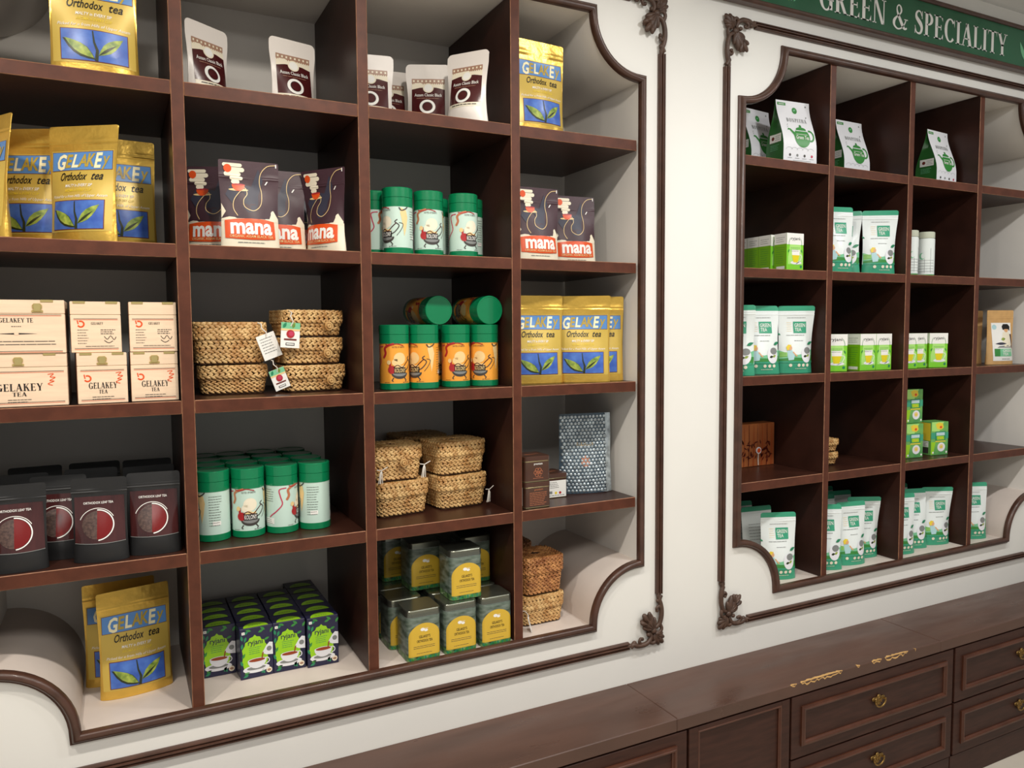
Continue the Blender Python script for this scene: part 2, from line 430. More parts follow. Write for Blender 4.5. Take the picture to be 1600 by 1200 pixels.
# ------------------------------------------------------------------ copying things
def copy_tree(o, parent=None):
    c = o.copy(); col.objects.link(c); c.parent = parent
    for ch in o.children: copy_tree(ch, c)
    return c
USED = set()
ALL_THINGS = []
def put(proto, x, y, z, rz, label, cat=None, group=None, rx=0., s=1.0):
    if proto.name not in USED and 'first' not in proto:
        proto['first'] = 1; o = proto
    else:
        o = copy_tree(proto)
    if 'first' in o and o is not proto: del o['first']
    o.location = (x, y, z+ZO+.0006); o.rotation_euler = (R(rx), 0, R(rz)); o.scale = (s, s, s)
    o['label'] = label; o['category'] = cat or proto['category']
    if group: o['group'] = group
    elif 'group' in o: del o['group']
    ALL_THINGS.append(o); return o

# ================================================================== THE SETTING
NICHE_D = .41
def opening(xl, xr, zb, zt, r, n=14):
    p = []
    p += arc(xr, zb, r, r, 180, 90, n); p += arc(xr, zt, r, r, 270, 180, n)
    p += arc(xl, zt, r, r, 360, 270, n); p += arc(xl, zb, r, r, 90, 0, n)
    return [(x, z+ZO) for x, z in p]
OPL = opening(-.395, 1.192, -1.346, .338, .163)
OPR = opening(1.568, 3.135, -1.346, .338, .171)
CEILZ = 2.717
def make_wall():
    bm = bmesh.new(); edges = []
    outer = [(-2.4, 0), (5.2, 0), (5.2, CEILZ), (-2.4, CEILZ)]
    for loop in (outer, OPL, OPR):
        vs = [bm.verts.new((x, 0, z)) for x, z in loop]
        edges += [bm.edges.new((vs[i], vs[(i+1) % len(vs)])) for i in range(len(vs))]
    bmesh.ops.triangle_fill(bm, use_beauty=True, use_dissolve=False, edges=edges)
    for f in bm.faces:
        f.normal_update()
        if f.normal.y > 0: f.normal_flip()
    o = bm_obj('wall_back', bm, PAINT); structure(o)
make_wall()
def make_niche(name, loop):
    bm = bmesh.new(); a = [bm.verts.new((x, 0, z)) for x, z in loop]; b = [bm.verts.new((x, NICHE_D, z)) for x, z in loop]
    n = len(loop)
    for i in range(n):
        j = (i+1) % n; bm.faces.new((a[i], b[i], b[j], a[j]))
    bm.faces.new(b)
    bmesh.ops.recalc_face_normals(bm, faces=bm.faces); bmesh.ops.reverse_faces(bm, faces=bm.faces)
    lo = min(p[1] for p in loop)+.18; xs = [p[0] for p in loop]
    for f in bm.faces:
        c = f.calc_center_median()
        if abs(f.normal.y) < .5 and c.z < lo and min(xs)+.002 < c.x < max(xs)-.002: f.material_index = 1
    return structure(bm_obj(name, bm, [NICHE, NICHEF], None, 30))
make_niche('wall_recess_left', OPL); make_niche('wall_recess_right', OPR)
def floor_room():
    bm = bmesh.new(); box_bm(bm, -2.4, 5.2, -4.2, .0, -.06, -.004); f = structure(bm_obj('floor', bm, GROUT))
    bm = bmesh.new(); t = .6; proto = None
    for i in range(12):
        for j in range(7):
            x0 = -2.4+i*t; y1 = -j*t
            if proto is None:
                b2 = bmesh.new(); box_bm(b2, .0015, t-.0015, -t+.0015, -.0015, -.004, 0, .0008); proto = bm_obj('tile', b2, FLOOR, f); o = proto
            else:
                o = proto.copy(); col.objects.link(o)
            o.location = (x0, y1, 0)
    bm.free()
    structure(box('ceiling', -2.4, 5.2, -4.2, .3, CEILZ, CEILZ+.08, CEIL, None, 0))
floor_room()

def sweep(name, path, prof, m, parent=None, closed=True, y0=0., smooth=40):
    """moulding along path (x,z); prof = (offset outward, height off the wall)"""
    vs, fs = [], []; n = len(path); k = len(prof)
    for i, p in enumerate(path):
        a = path[(i-1) % n]; b = path[(i+1) % n]
        d1 = Vector((p[0]-a[0], p[1]-a[1])); d2 = Vector((b[0]-p[0], b[1]-p[1]))
        if not closed and i == 0: d1 = d2
        if not closed and i == n-1: d2 = d1
        d1.normalize(); d2.normalize()
        n1 = Vector((d1.y, -d1.x)); n2 = Vector((d2.y, -d2.x)); nn = (n1+n2)
        nn = nn/max(.2, nn.length_squared)*2
        for d, h in prof: vs.append((p[0]+nn.x*d, y0-h, p[1]+nn.y*d))
    for i in range(n if closed else n-1):
        j = (i+1) % n
        for q in range(k-1): fs.append((i*k+q, i*k+q+1, j*k+q+1, j*k+q))
    if not closed:
        fs.append(tuple(range(k))); fs.append(tuple((n-1)*k+q for q in range(k-1, -1, -1)))
    o = mesh_obj(name, vs, fs, m, parent, None, smooth)
    bm = bmesh.new(); bm.from_mesh(o.data); bmesh.ops.recalc_face_normals(bm, faces=bm.faces); bm.to_mesh(o.data); bm.free()
    return o
BEAD = [(-.005, -.002), (-.005, .008)] + [(.004-.009*math.cos(R(a)), .008+.010*math.sin(R(a))) for a in range(0, 181, 30)] + [(.015, .006), (.018, .005), (.018, -.001)]
for i, (lp, nm) in enumerate(((OPL, 'left'), (OPR, 'right'))):
    structure(sweep('trim_%d' % (i+1), lp, BEAD, MOULD), 'dark rounded wooden bead around the %s shelf recess' % nm)
REED = [(-.011, -.001), (-.011, .006)]
for c in (-.0073, 0, .0073):
    hh = .012 if c == 0 else .009
    REED += [(c-.0036*math.cos(R(a)), .005+hh*math.sin(R(a))*.85) for a in range(0, 181, 36)]
REED += [(.011, .006), (.011, -.001)]

def scroll(cx, cz, r0, r1, a0, turns, n=18):
    out = []
    for i in range(n+1):
        t = i/n; a = R(a0)+turns*2*math.pi*t; r = r0+(r1-r0)*t; out.append((cx+r*math.cos(a), cz+r*math.sin(a)))
    return out
def carved_corner_bm(sx, sz):
    """corner at the origin, arms run towards +a,+b; sx,sz mirror"""
    bm = bmesh.new()
    def V(a, b, y): return Vector((sx*a, -y, sz*b))
    def tb(pts, r0, r1, y=.008, rm=None):
        n = len(pts); rs = []
        for i in range(n):
            t = i/(n-1); r = r0+(r1-r0)*t
            if rm: r += rm*math.sin(math.pi*t)
            rs.append(r*1.15)
        tube('', [V(a, b, y+.004*math.sin(math.pi*i/(n-1))) for i, (a, b) in enumerate(pts)], rs, None, None, 7, bm)
    def lf(a, b, ang, ln, wd, y=.010, th=.006):
        c, s = math.cos(R(ang)), math.sin(R(ang))
        m = Matrix(((sx*c, 0, -sx*s), (0, 1, 0), (sz*s, 0, sz*c)))
        ln *= 1.12; wd *= 1.3; blob(bm, V(a+ln/2*c, b+ln/2*s, y), m, ln/2, th*1.1, wd/2, 8, 6)
        tube('', [V(a+ln*t*c, b+ln*t*s, y+th*.9*math.sin(math.pi*min(1, t+.15))) for t in (.1, .4, .7, .95)], [.002, .0026, .0022, .0012], None, None, 5, bm)
    I3 = Matrix.Identity(3)
    def knob(a, b, r, y=.011): blob(bm, V(a, b, y), I3, r, r*.8, r, 8, 6)
    # stems running along the two outer edges, curling inward at both ends
    tb(curve_pts([(.004, .142), (.011, .131), (.007, .118), (.004, .100), (.005, .078), (.012, .058), (.026, .050), (.036, .058), (.033, .067)], 4), .0062, .0036, .007, .0014)
    tb(curve_pts([(.112, .004), (.102, .011), (.091, .006), (.076, .005), (.060, .006), (.046, .014), (.040, .027), (.046, .036), (.054, .033)], 4), .0062, .0036, .007, .0014)
    tb(curve_pts([(.006, .100), (.015, .112), (.023, .106), (.020, .098)], 4), .0050, .0030, .009)
    tb(curve_pts([(.074, .006), (.084, .016), (.080, .026), (.072, .023)], 4), .0050, .0030, .009)
    tb(curve_pts([(.010, .060), (.004, .044), (.012, .034), (.022, .036)], 4), .0052, .0036, .009)
    tb(curve_pts([(.052, .012), (.036, .005), (.028, .012), (.030, .022)], 4), .0052, .0036, .009)
    knob(.014, .127, .0075, .008); knob(.099, .015, .0075, .008); knob(.020, .099, .0058); knob(.073, .023, .0058); knob(.033, .064, .0068, .013); knob(.052, .033, .0068, .013)
    knob(.034, .042, .0105, .012)
    # leaves fanning towards the panel
    for ang, ln, wd, th in ((18, .036, .013, .007), (38, .052, .017, .009), (56, .058, .018, .010), (76, .050, .016, .009), (98, .034, .012, .007)):
        lf(.034, .044, ang, ln, wd, .011, th)
    lf(.058, .066, 18, .024, .011, .016, .006); lf(.052, .076, 92, .024, .011, .016, .006); lf(.056, .072, 52, .030, .012, .018, .006)
    # leaves filling the outer corner
    for ang, ln, wd in ((225, .044, .016), (205, .038, .013), (245, .038, .013), (186, .030, .011), (264, .030, .011)):
        lf(.030, .032, ang, ln, wd, .009, .008)
    lf(.016, .132, 100, .018, .009, .008, .005); lf(.106, .012, -8, .018, .009, .008, .005)
    bmesh.ops.recalc_face_normals(bm, faces=bm.faces)
    return bm
CORN = {}
def frame(n, xl, xr, zb, zt, label):
    root = empty('trim_%d' % n, (0, 0, 0)); structure(root, label)
    g, h = .108, .138
    for nm, pth in (('bottom', [(xl+g, zb), (xr-g, zb)]), ('right', [(xr, zb+h), (xr, zt-h)]), ('top', [(xr-g, zt), (xl+g, zt)]), ('left', [(xl, zt-h), (xl, zb+h)])):
        sweep('moulding_strip', [(x, z+ZO) for x, z in pth], REED, MOULD, root, False)
    for sx, x in ((1, xl), (-1, xr)):
        for sz, z in ((1, zb), (-1, zt)):
            if (sx, sz) not in CORN:
                o = bm_obj('carved_corner', carved_corner_bm(sx, sz), CARVE, root, 60); CORN[(sx, sz)] = o
            else:
                o = CORN[(sx, sz)].copy(); col.objects.link(o); o.parent = root
            o.location = (x-sx*.009, 0, z-sz*.009+ZO)
frame(3, -.470, 1.263, -1.427, .397, 'reeded dark moulding frame with carved corners around the left recess')
frame(4, 1.502, 3.200, -1.427, .397, 'reeded dark moulding frame with carved corners around the right recess')

# ------------------------------------------------------------------ shelf grids
S = (0., -.3399, -.6746, -1.0086)
SH = .0145; VT = .013
ST = {1: SH, 2: S[1]+SH, 3: S[2]+SH, 4: S[3]+SH, 5: -1.346}
def shelves(xs, xl, xr, label, scoop):
    root = empty('shelf_grid', ((xl+xr)/2, .2, ZO-1.346)); tag(root, label, 'shelf')
    off = root.location
    def part(nm, x0, x1, y0, y1, z0, z1, m):
        o = box(nm, x0-off.x, x1-off.x, y0-off.y, y1-off.y, z0+ZO-off.z, z1+ZO-off.z, m, root, .0014)
        o.data.materials.append(WOODE); o.data.materials.append(WORN)                     # front edge in the brighter copy with light painted in; worn arrises
        for p in o.data.polygons:
            if p.normal.y < -.9: p.material_index = 1
            elif p.normal.y < -.3: p.material_index = 2
    for x in xs: part('divider', x-VT, x+VT, .0, NICHE_D-.001, -1.345, .337, WOOD)
    b = [xl+.001]+[v for x in xs for v in (x-VT, x+VT)]+[xr-.010]
    for z in S:
        for k in range(0, len(b), 2): part('shelf', b[k], b[k+1], .0015, NICHE_D-.001, z-SH, z+SH, WOODH)
shelves((0., .4, .8), -.395, 1.192, 'dark brown wooden grid of shelves in the larger recess nearer the camera', .163)
shelves((1.957, 2.348, 2.739), 1.568, 3.135, 'dark brown wooden grid of shelves in the recess under the green sign', .171)

# ------------------------------------------------------------------ sign
def sign():
    root = empty('fascia_sign', (2.35, 0, ZO+.455)); tag(root, 'long green fascia sign with white serif lettering under the ceiling', 'sign')
    box('board', -.98, .98, -.022, -.0005, .004, .142, SIGNG, root, .001)
    box('frame_strip', -.99, .99, -.032, -.0005, -.008, .006, MOULD, root, .004)
    box('frame_strip', -.99, .99, -.032, -.0005, .140, .154, MOULD, root, .004)
    word = 'GREEN & SPECIALITY'; x = 0; tot = sum(glyph(c)[1]+.05 for c in word)-.05; kx = .975/tot
    for c in word:
        g, w = glyph(c)
        if g:
            la = Art(flat_front(-.022), None, .0003, .0003); la.el.append(([(-.005+(x+p[0]-tot/2)*kx, .030+p[1]*.078) for q in g for p in q], [], SIGNW, 1, 1))
            fs = []; n = 0
            for q in g: fs.append(tuple(range(n, n+len(q)))); n += len(q)
            la.el[0] = (la.el[0][0], fs, SIGNW, 1, 1); la.build(root, '', 'letter')
        x += w+.05
    for sx in (-1, 1):
        x = sx*.60
        def pl(p, m, l):
            q = Art(flat_front(-.022), None, .0003, .0003); q.poly(p, m, l); q.build(root, 'printed_leaf')
        pl(leafp(x, .03, 90-sx*-28, .075, .020), PGREEN2, 1)
        pl(leafp(x+sx*.02, .028, 90-sx*30, .07, .018), LEAF, 2)
        pl(leafp(x+sx*.01, .03, 90, .085, .02), PBLUE2, 3)
        for k in range(4): pl(leafp(x+sx*(.09+.05*k), .05+.02*(k % 2), 60+40*k, .05, .014), TEAL, 1)
sign()

# ------------------------------------------------------------------ counter
CT = ZO-1.540; CY = -.228
def counter():
    o = empty('worktop', (1.5, CY/2, CT-.036)); tag(o, 'long low dark wooden worktop with chipped front edge along the wall', 'worktop')
    xs = (-2.3, -.3, 1.15, 2.24, 3.6, 5.1)
    for i in range(len(xs)-1):
        box('plank', xs[i]-1.5, xs[i+1]-1.5-.0003, CY-.004-CY/2, -.001-CY/2, 0, .036, CTOP, o, .002)
    rnd = random.Random(4)
    for x0, x1 in ((1.560, 1.585), (1.600, 1.775), (1.838, 1.852), (1.905, 1.950), (1.965, 2.075), (2.108, 2.113)):
        bm = bmesh.new(); n = max(3, int((x1-x0)/.008)); top = []; bot = []
        for i in range(n+1):
            x = x0+(x1-x0)*i/n-1.5; e = 0 if i in (0, n) else 1
            top.append((x, (.002+.006*rnd.random())*e)); bot.append((x, .004*e+.009*rnd.random()*e))
        y = CY-.004-CY/2
        for i in range(n):
            # face on the edge front and a strip on the top
            q = [bm.verts.new((bot[i][0], y-.0006, .036-bot[i][1])), bm.verts.new((bot[i+1][0], y-.0006, .036-bot[i+1][1])),
                 bm.verts.new((bot[i+1][0], y+.001, .0366)), bm.verts.new((bot[i][0], y+.001, .0366))]
            bm.faces.new(q)
            q = [bm.verts.new((bot[i][0], y+.001, .0366)), bm.verts.new((bot[i+1][0], y+.001, .0366)),
                 bm.verts.new((top[i+1][0], y+.001+top[i+1][1], .0364)), bm.verts.new((top[i][0], y+.001+top[i][1], .0364))]
            bm.faces.new(q)
        bmesh.ops.remove_doubles(bm, verts=bm.verts, dist=1e-5)
        c = bm_obj('chipped_edge', bm, CHIP, o); c['label'] = 'bare tan chipped edge'
counter()
def ring_mould(parent, x0, x1, z0, z1, y, w=.016, h=.010):
    path = [(x0, z0), (x1, z0), (x1, z1), (x0, z1)]
    prof = [(-w*.5, -.001), (-w*.5, h*.25), (-w*.3, h*.45), (-w*.18, h*.95), (.1*w, h), (.3*w, h*.6), (.5*w, h*.5), (.5*w, -.001)]
    return sweep('panel_moulding', path, prof, CEDGE, parent, True, y)
HANDLE = None
def handle(parent, x, z, y):
    """small brass back plate with a drop bail"""
    global HANDLE
    if HANDLE is None:
        bm = bmesh.new(); I = Matrix.Identity(3)
        blob(bm, Vector((0, -.003, .004)), I, .020, .003, .013, 10, 6)
        blob(bm, Vector((-.020, -.003, .008)), I, .010, .003, .007, 8, 5); blob(bm, Vector((.020, -.003, .008)), I, .010, .003, .007, 8, 5)
        blob(bm, Vector((0, -.004, .014)), I, .008, .004, .008, 8, 5); blob(bm, Vector((0, -.004, -.008)), I, .009, .003, .006, 8, 5)
        for s in (-1, 1): tube('', [(s*.022, -.002, .006), (s*.022, -.012, .006)], [.0035, .0045], None, None, 8, bm)
        tube('', [(.023*math.cos(R(a)), -.011, .004+.019*math.sin(R(a))) for a in range(180, 361, 15)], .0030, None, None, 7, bm)
        for s in (-1, 1): tube('', [(s*(.012+.007*math.cos(R(a))), -.006, .004+.007*math.sin(R(a))) for a in range(0, 300, 30)], .0018, None, None, 5, bm)
        bmesh.ops.recalc_face_normals(bm, faces=bm.faces)
        HANDLE = bm_obj('handle', bm, BRASS, parent, 60); o = HANDLE
        o['label'] = 'aged brass drop handle'
    else:
        o = HANDLE.copy(); col.objects.link(o); o.parent = parent
    o.location = (x, y, z); return o
FY = CY+.010          # carcase front
def carcase(root, x0, x1):
    w = x1-x0
    box('carcase', -w/2+.0005, w/2-.0005, 0, -FY-.002, 0, CT-.036, CFRONT, root, .001)
    box('plinth', -w/2+.0005, w/2-.0005, -.006, 0, 0, .090, CFRONT, root, .001)
def drawer_unit(x0, x1, label):
    root = empty('drawer_unit', ((x0+x1)/2, FY, 0)); tag(root, label, 'cabinet', 'low drawer units under the worktop'); w = x1-x0
    carcase(root, x0, x1)
    for z0, z1 in ((.096, .275), (.280, .466)):
        d = empty('drawer'); d.parent = root; d.location = (0, 0, 0)
        f = box('drawer_front', -w/2+.004, w/2-.004, -.012, 0, z0, z1, CFRONT, d, .0012)
        ring_mould(d, -w/2+.048, w/2-.048, z0+.042, z1-.040, -.012)
        handle(d, 0, (z0+z1)/2+.002, -.0115)
def door_unit(x0, x1, label):
    root = empty('cupboard', ((x0+x1)/2, FY, 0)); tag(root, label, 'cabinet'); w = x1-x0
    carcase(root, x0, x1)
    d = empty('door'); d.parent = root
    z0, z1 = .096, .466
    for a, b, c, e in ((-w/2+.002, -w/2+.034, z0, z1), (w/2-.034, w/2-.002, z0, z1), (-w/2+.034, w/2-.034, z0, z0+.034), (-w/2+.034, w/2-.034, z1-.012, z1)):
        box('door_rail', a, b, -.012, 0, c, e, CFRONT, d, .001)
    box('door_panel', -w/2+.034, w/2-.034, -.004, 0, z0+.034, z1-.012, CFRONT, d, .0005)
    ring_mould(d, -w/2+.036, w/2-.036, z0+.036, z1-.014, -.006, .012, .007)
for k, (a, b, l) in enumerate(((-1.06, -.305, 'low dark drawer unit under the worktop at the near end of the wall'), (.435, 1.188, 'low dark drawer unit beside the narrow cupboard, under the near shelves'),
                            (1.566, 2.314, 'low dark drawer unit with two brass handles below the chipped worktop edge'), (2.318, 3.066, 'low dark drawer unit under the green sign recess, at the picture edge'))):
    if k: drawer_unit(a, b, l)
door_unit(1.190, 1.564, 'narrow dark cupboard with recessed panel door between two drawer units')
door_unit(.06, .433, 'narrow dark cupboard under the near shelves, mostly below the picture')

# ================================================================== PRODUCTS
def sstep(a, b, x):
    t = max(0., min(1., (x-a)/(b-a))); return t*t*(3-2*t)
class Pouch:
    """stand-up pouch: front surface as a function, body mesh, print mapped on it"""
    def __init__(s, W, H, T, seed=0, wr=.0012, pinch=.05, lean=0., flat_top=.84, zip=None, round_top=.0, twist=0., tops=1.):
        s.W, s.H, s.T, s.wr, s.pinch, s.lean, s.ft, s.zip, s.rt, s.twist, s.tops = W, H, T, wr, pinch, lean, flat_top, zip, round_top, twist, tops
        r = random.Random(seed); s.ph = [(r.uniform(20, 70), r.uniform(20, 60), r.uniform(0, 6.3), r.uniform(.3, 1)) for _ in range(4)]
    def hw(s, v): return s.W/2*(1-s.pinch*math.sin(math.pi*min(1, v/s.ft))**1.0*1.0+ (s.tops-1)*v)
    def P(s, u, v, side=1):
        """side 1 front (towards -y), -1 back"""
        v = max(0., min(1., v)); uu = max(-1., min(1., u))
        g = (.86+.14*sstep(0, .2, v))*(1-sstep(.12, s.ft, v)**1.15)
        e = .5+.35*sstep(0, .3, v)
        p = (1-uu*uu)**e
        x = u*s.hw(v); y = s.T/2*g*p
        w = 0
        for a, b, c, d in s.ph: w += d*math.sin(a*x*1.2+b*v*s.H*1.0+c)
        y += s.wr*w*.4*p*sstep(.0, .15, v)*(1 if side > 0 else .6)
        if s.zip: y += .0016*math.exp(-((v-s.zip)/.008)**2)+.0010*math.exp(-((v-s.zip-.03)/.006)**2)
        y = max(.0006, y)
        z = v*s.H
        if s.rt and abs(uu) > 1-2*s.rt/s.W and v > .97:
            z -= s.rt*(1-math.sqrt(max(0, 1-((abs(uu)-(1-2*s.rt/s.W))*s.W/2/s.rt)**2)))*sstep(.97, 1, v)
        bend = s.lean*v*v + s.twist*uu*v*v
        return Vector((x, -side*y+bend, z))
    def surf(s, x, z, o):
        v = z/s.H; u = x/s.hw(v); q = s.P(u, v); e = .004
        du = s.P(u+e, v)-s.P(u-e, v); dv = s.P(u, min(1, v+e))-s.P(u, max(0, v-e))
        n = du.cross(dv)
        if n.length < 1e-12: n = Vector((0, -1, 0))
        n.normalize()
        if n.y > 0: n = -n
        return q+n*o
    def body(s, name, mats, parent, bands=((1., 0),), nu=18, side_mi=None):
        vs_ = sorted(set([round(i/24, 4) for i in range(25)]+[b[0] for b in bands]+([round(s.zip+d, 4) for d in (-.016, -.008, 0, .008, .015, .022, .03, .038)] if s.zip else [])+[.985]))
        us = [math.sin(math.pi/2*(-1+2*i/nu)) for i in range(nu+1)]
        verts, faces, mi = [], [], []; n1 = nu+1; m = len(vs_)
        for side in (1, -1):
            for v in vs_:
                for u in us: verts.append(s.P(u, v, side))
        def band(v):
            for b, k in bands:
                if v <= b+1e-6: return k
            return 0
        for si, base in ((0, 0), (1, n1*m)):
            for j in range(m-1):
                for i in range(nu):
                    q = (base+j*n1+i, base+j*n1+i+1, base+(j+1)*n1+i+1, base+(j+1)*n1+i)
                    faces.append(q if si == 0 else q[::-1]); mi.append(band((vs_[j]+vs_[j+1])/2))
        # close sides, top and bottom
        B = n1*m
        for j in range(m-1):
            k = band((vs_[j]+vs_[j+1])/2)
            faces.append((B+j*n1, j*n1, (j+1)*n1, B+(j+1)*n1)); mi.append(k)
            faces.append((j*n1+nu, B+j*n1+nu, B+(j+1)*n1+nu, (j+1)*n1+nu)); mi.append(k)
        t = (m-1)*n1
        for i in range(nu):
            faces.append((t+i, t+i+1, B+t+i+1, B+t+i)); mi.append(band(1))
            faces.append((i+1, i, B+i, B+i+1)); mi.append(band(0))
        return mesh_obj(name, verts, faces, mats, parent, mi, 50)
def proto(name, cat):
    o = empty(name, (0, -50, 0)); o['category'] = cat; return o

# ---- gold foil pouch
def gold_pouch(seed, lean=0., twist=0.):
    r = proto('foil_tea_pouch', 'pouch'); p = Pouch(.155, .242, .052, seed, .0016, .035, lean, .84, .845, .004, twist)
    p.body('body', [GOLD], r); a = Art(p.surf)
    W = .071
    a.poly(rect(-W, .020, W, .190), GOLDL, 0)
    a.poly(rect(-W+.002, .148, W-.002, .188), DRED, 1); a.poly(rect(-W+.003, .149, W-.003, .187), BLUE, 2)
    x = -.056
    for c, w, m, z, h in (('G', .021, CREAM, .151, .031), ('E', .016, INKGOLD, .155, .027), ('L', .015, CREAM, .155, .027), ('A', .020, INKGOLD, .156, .026), ('K', .019, INKGOLD, .156, .027), ('E', .018, CREAM, .153, .031), ('y', .018, INKGOLD, .158, .028)):
        a.text(c, x, z, h, m, 4, width=w, bold=(.012 if c in 'ey' else .03), shear=.18, align='L'); x += w*.93
    a.text('Orthodox', -.045, .127, .017, BLACK, 3, width=.062, bold=.012, shear=.35, align='L')
    a.text('tea', .027, .127, .017, BLACK, 3, width=.024, bold=.012, shear=.35, align='L')
    a.text('MALTY in EVERY SIP', 0, .1125, .0062, WHITE, 3, width=.062, bold=.01, shear=.2)
    a.text('AROMA in EVERY CUP', 0, .1025, .0056, YEL, 3, width=.062, bold=.01, shear=.2)
    a.text('Picked for u from Hills of Upper Assam', 0, .0905, .0060, WHITE, 3, width=.124, shear=.3)
    a.poly(rect(-.058, .024, .058, .085), DRED, 2); a.poly(rect(-.0565, .0255, .0565, .0835), PBLUE, 3)
    a.polys(stripe([(.002, .026), (.004, .045), (-.001, .06), (-.003, .082)], [.006, .005, .0035, .002]), LEAFD, 5)
    a.poly(leafp(.0, .028, 145, .066, .023), LEAFD, 4); a.poly(leafp(-.002, .031, 144, .060, .018), LEAF, 5)
    a.poly(leafp(.006, .036, 42, .058, .019), LEAF, 4); a.poly(leafp(.006, .036, 38, .04, .005), LEAFD, 5)
    a.build(r, 'printed_label'); return r
GP = [gold_pouch(3), gold_pouch(8, .012, .006), gold_pouch(14, -.006, -.008)]
# ---- white and brown pouch
def assam_pouch(seed, lean=0.):
    r = proto('white_tea_pouch', 'pouch'); p = Pouch(.120, .186, .055, seed, .0018, .10, lean, .82, None, .012)
    p.body('body', [PWHITE], r); a = Art(lambda x, z, o: p.surf(x*1.1, .020+z, o))
    a.poly(rect(-.040, .020, .040, .128), PCREAM, 0)
    a.poly(rect(-.040, .116, .040, .128), TAN, 1)
    zig = [(-.040, .117)]
    for i in range(16): zig += [(-.040+.005*i, .117), (-.0375+.005*i, .1125)]
    zig += [(.040, .117)]
    a.poly(zig, TAN, 1)
    for i in range(8): a.poly(rect(-.037+.01*i, .1195, -.033+.01*i, .1245), PCREAM, 2)
    a.poly([(-.040, .030), (.040, .030), (.040, .099), (.02, .104), (0, .1055), (-.02, .104), (-.040, .099)], BROWN, 1)
    a.poly(arc(0, .103, .013, .0135), PCREAM, 2); a.poly(arc(0, .103, .010, .0105), WHITE, 3)
    a.text('Assam Classic Black', 0, .079, .0085, WHITE, 3, width=.066, bold=.006)
    a.lines(-.028, .028, .073, 1, .004, TAN, 3, .0012)
    a.poly(arc(-.002, .050, .019, .0195), WHITE, 2); a.poly(arc(-.002, .050, .0125, .013), BLACK, 3); a.poly(arc(-.002, .0495, .011, .0115), BROWN, 4)
    a.lines(-.03, .034, .024, 1, .004, DGREY, 3, .002)
    a.build(r); return r
AP = [assam_pouch(5), assam_pouch(9, .01)]
# ---- plum and orange pouch
def mana_pouch(seed, lean=0., twist=0.):
    r = proto('plum_tea_pouch', 'pouch'); p = Pouch(.130, .197, .05, seed, .0018, .05, lean, .80, .80, .003, twist)
    p.body('body', [PCREAM, PLUM], r, ((.33, 0), (1., 1))); a = Art(p.surf); W = .061
    a.poly([(-W, .062), (W, .062), (W, .07), (.05, .088), (.046, .086), (.042, .078), (.03, .066), (-.03, .066), (-.05, .078), (-W, .100)], PCREAM, 1)
    a.poly([(-W, .066), (-.045, .070), (.0, .064), (.040, .068), (.044, .078), (.044, .1), (-.05, .1), (-.052, .082)], PLUM, 2)
    # slate sweep and outline
    a.poly([(-.036, .150), (-.022, .145), (.004, .14), (.020, .18), (.03, .155), (.018, .12), (.017, .10), (.008, .082), (-.006, .080), (-.016, .092), (-.014, .106), (-.008, .118), (-.014, .128), (-.022, .124), (-.038, .10), (-.052, .12)], NAVYS, 2)
    sw = curve_pts([(.058, .192), (.040, .188), (.026, .172), (.022, .150), (.026, .125), (.022, .098), (.006, .084), (-.012, .092), (-.014, .108), (-.006, .122), (-.010, .136), (-.020, .128), (-.034, .108), (-.036, .088), (-.028, .072)], 5)
    a.polys(stripe(sw, .0014), SAND, 4)
    # clouds, sun, cup
    for x, z, w, h in ((-.036, .186, .042, .008), (-.030, .176, .040, .010), (-.036, .166, .036, .010), (-.028, .157, .028, .008), (-.030, .149, .018, .009)):
        a.poly(arc(x-w/2+h/2, z, h/2, h/2, 90, 270, 8)+arc(x+w/2-h/2, z, h/2, h/2, -90, 90, 8), PCREAM, 3)
    a.poly(arc(-.046, .178, .0085, .009), ORANGE, 4)
    a.poly(arc(-.024, .143, .014, .015, 180, 360, 12), ORANGE, 5); a.poly(arc(-.024, .143, .014, .002), RED, 6)
    a.poly(arc(-.024, .131, .021, .0028), SAND, 4)
    # orange band
    a.poly([(-.055, .022), (-.03, .020), (0, .019), (.03, .020), (.052, .022), (.050, .062), (.03, .065), (0, .066), (-.03, .065), (-.055, .062)], ORANGE, 3)
    a.text('mana', 0, .0325, .0345, WHITE, 5, width=.088, bold=.032)
    a.text('ORGANIC ASSAM BLACK TEA', 0, .0235, .0060, SAND, 5, width=.092, bold=.006)
    a.lines(-.03, .03, .012, 1, .004, GREY, 3, .0014)
    a.poly([(.033, .146), (.036, .146), (.041, .154), (.038, .154)], WHITE, 4); a.poly(rect(.058, .186, .0605, .194), WHITE, 4)
    a.build(r); return r
MP = [mana_pouch(2), mana_pouch(6, .008, .006), mana_pouch(11, -.008, .01)]
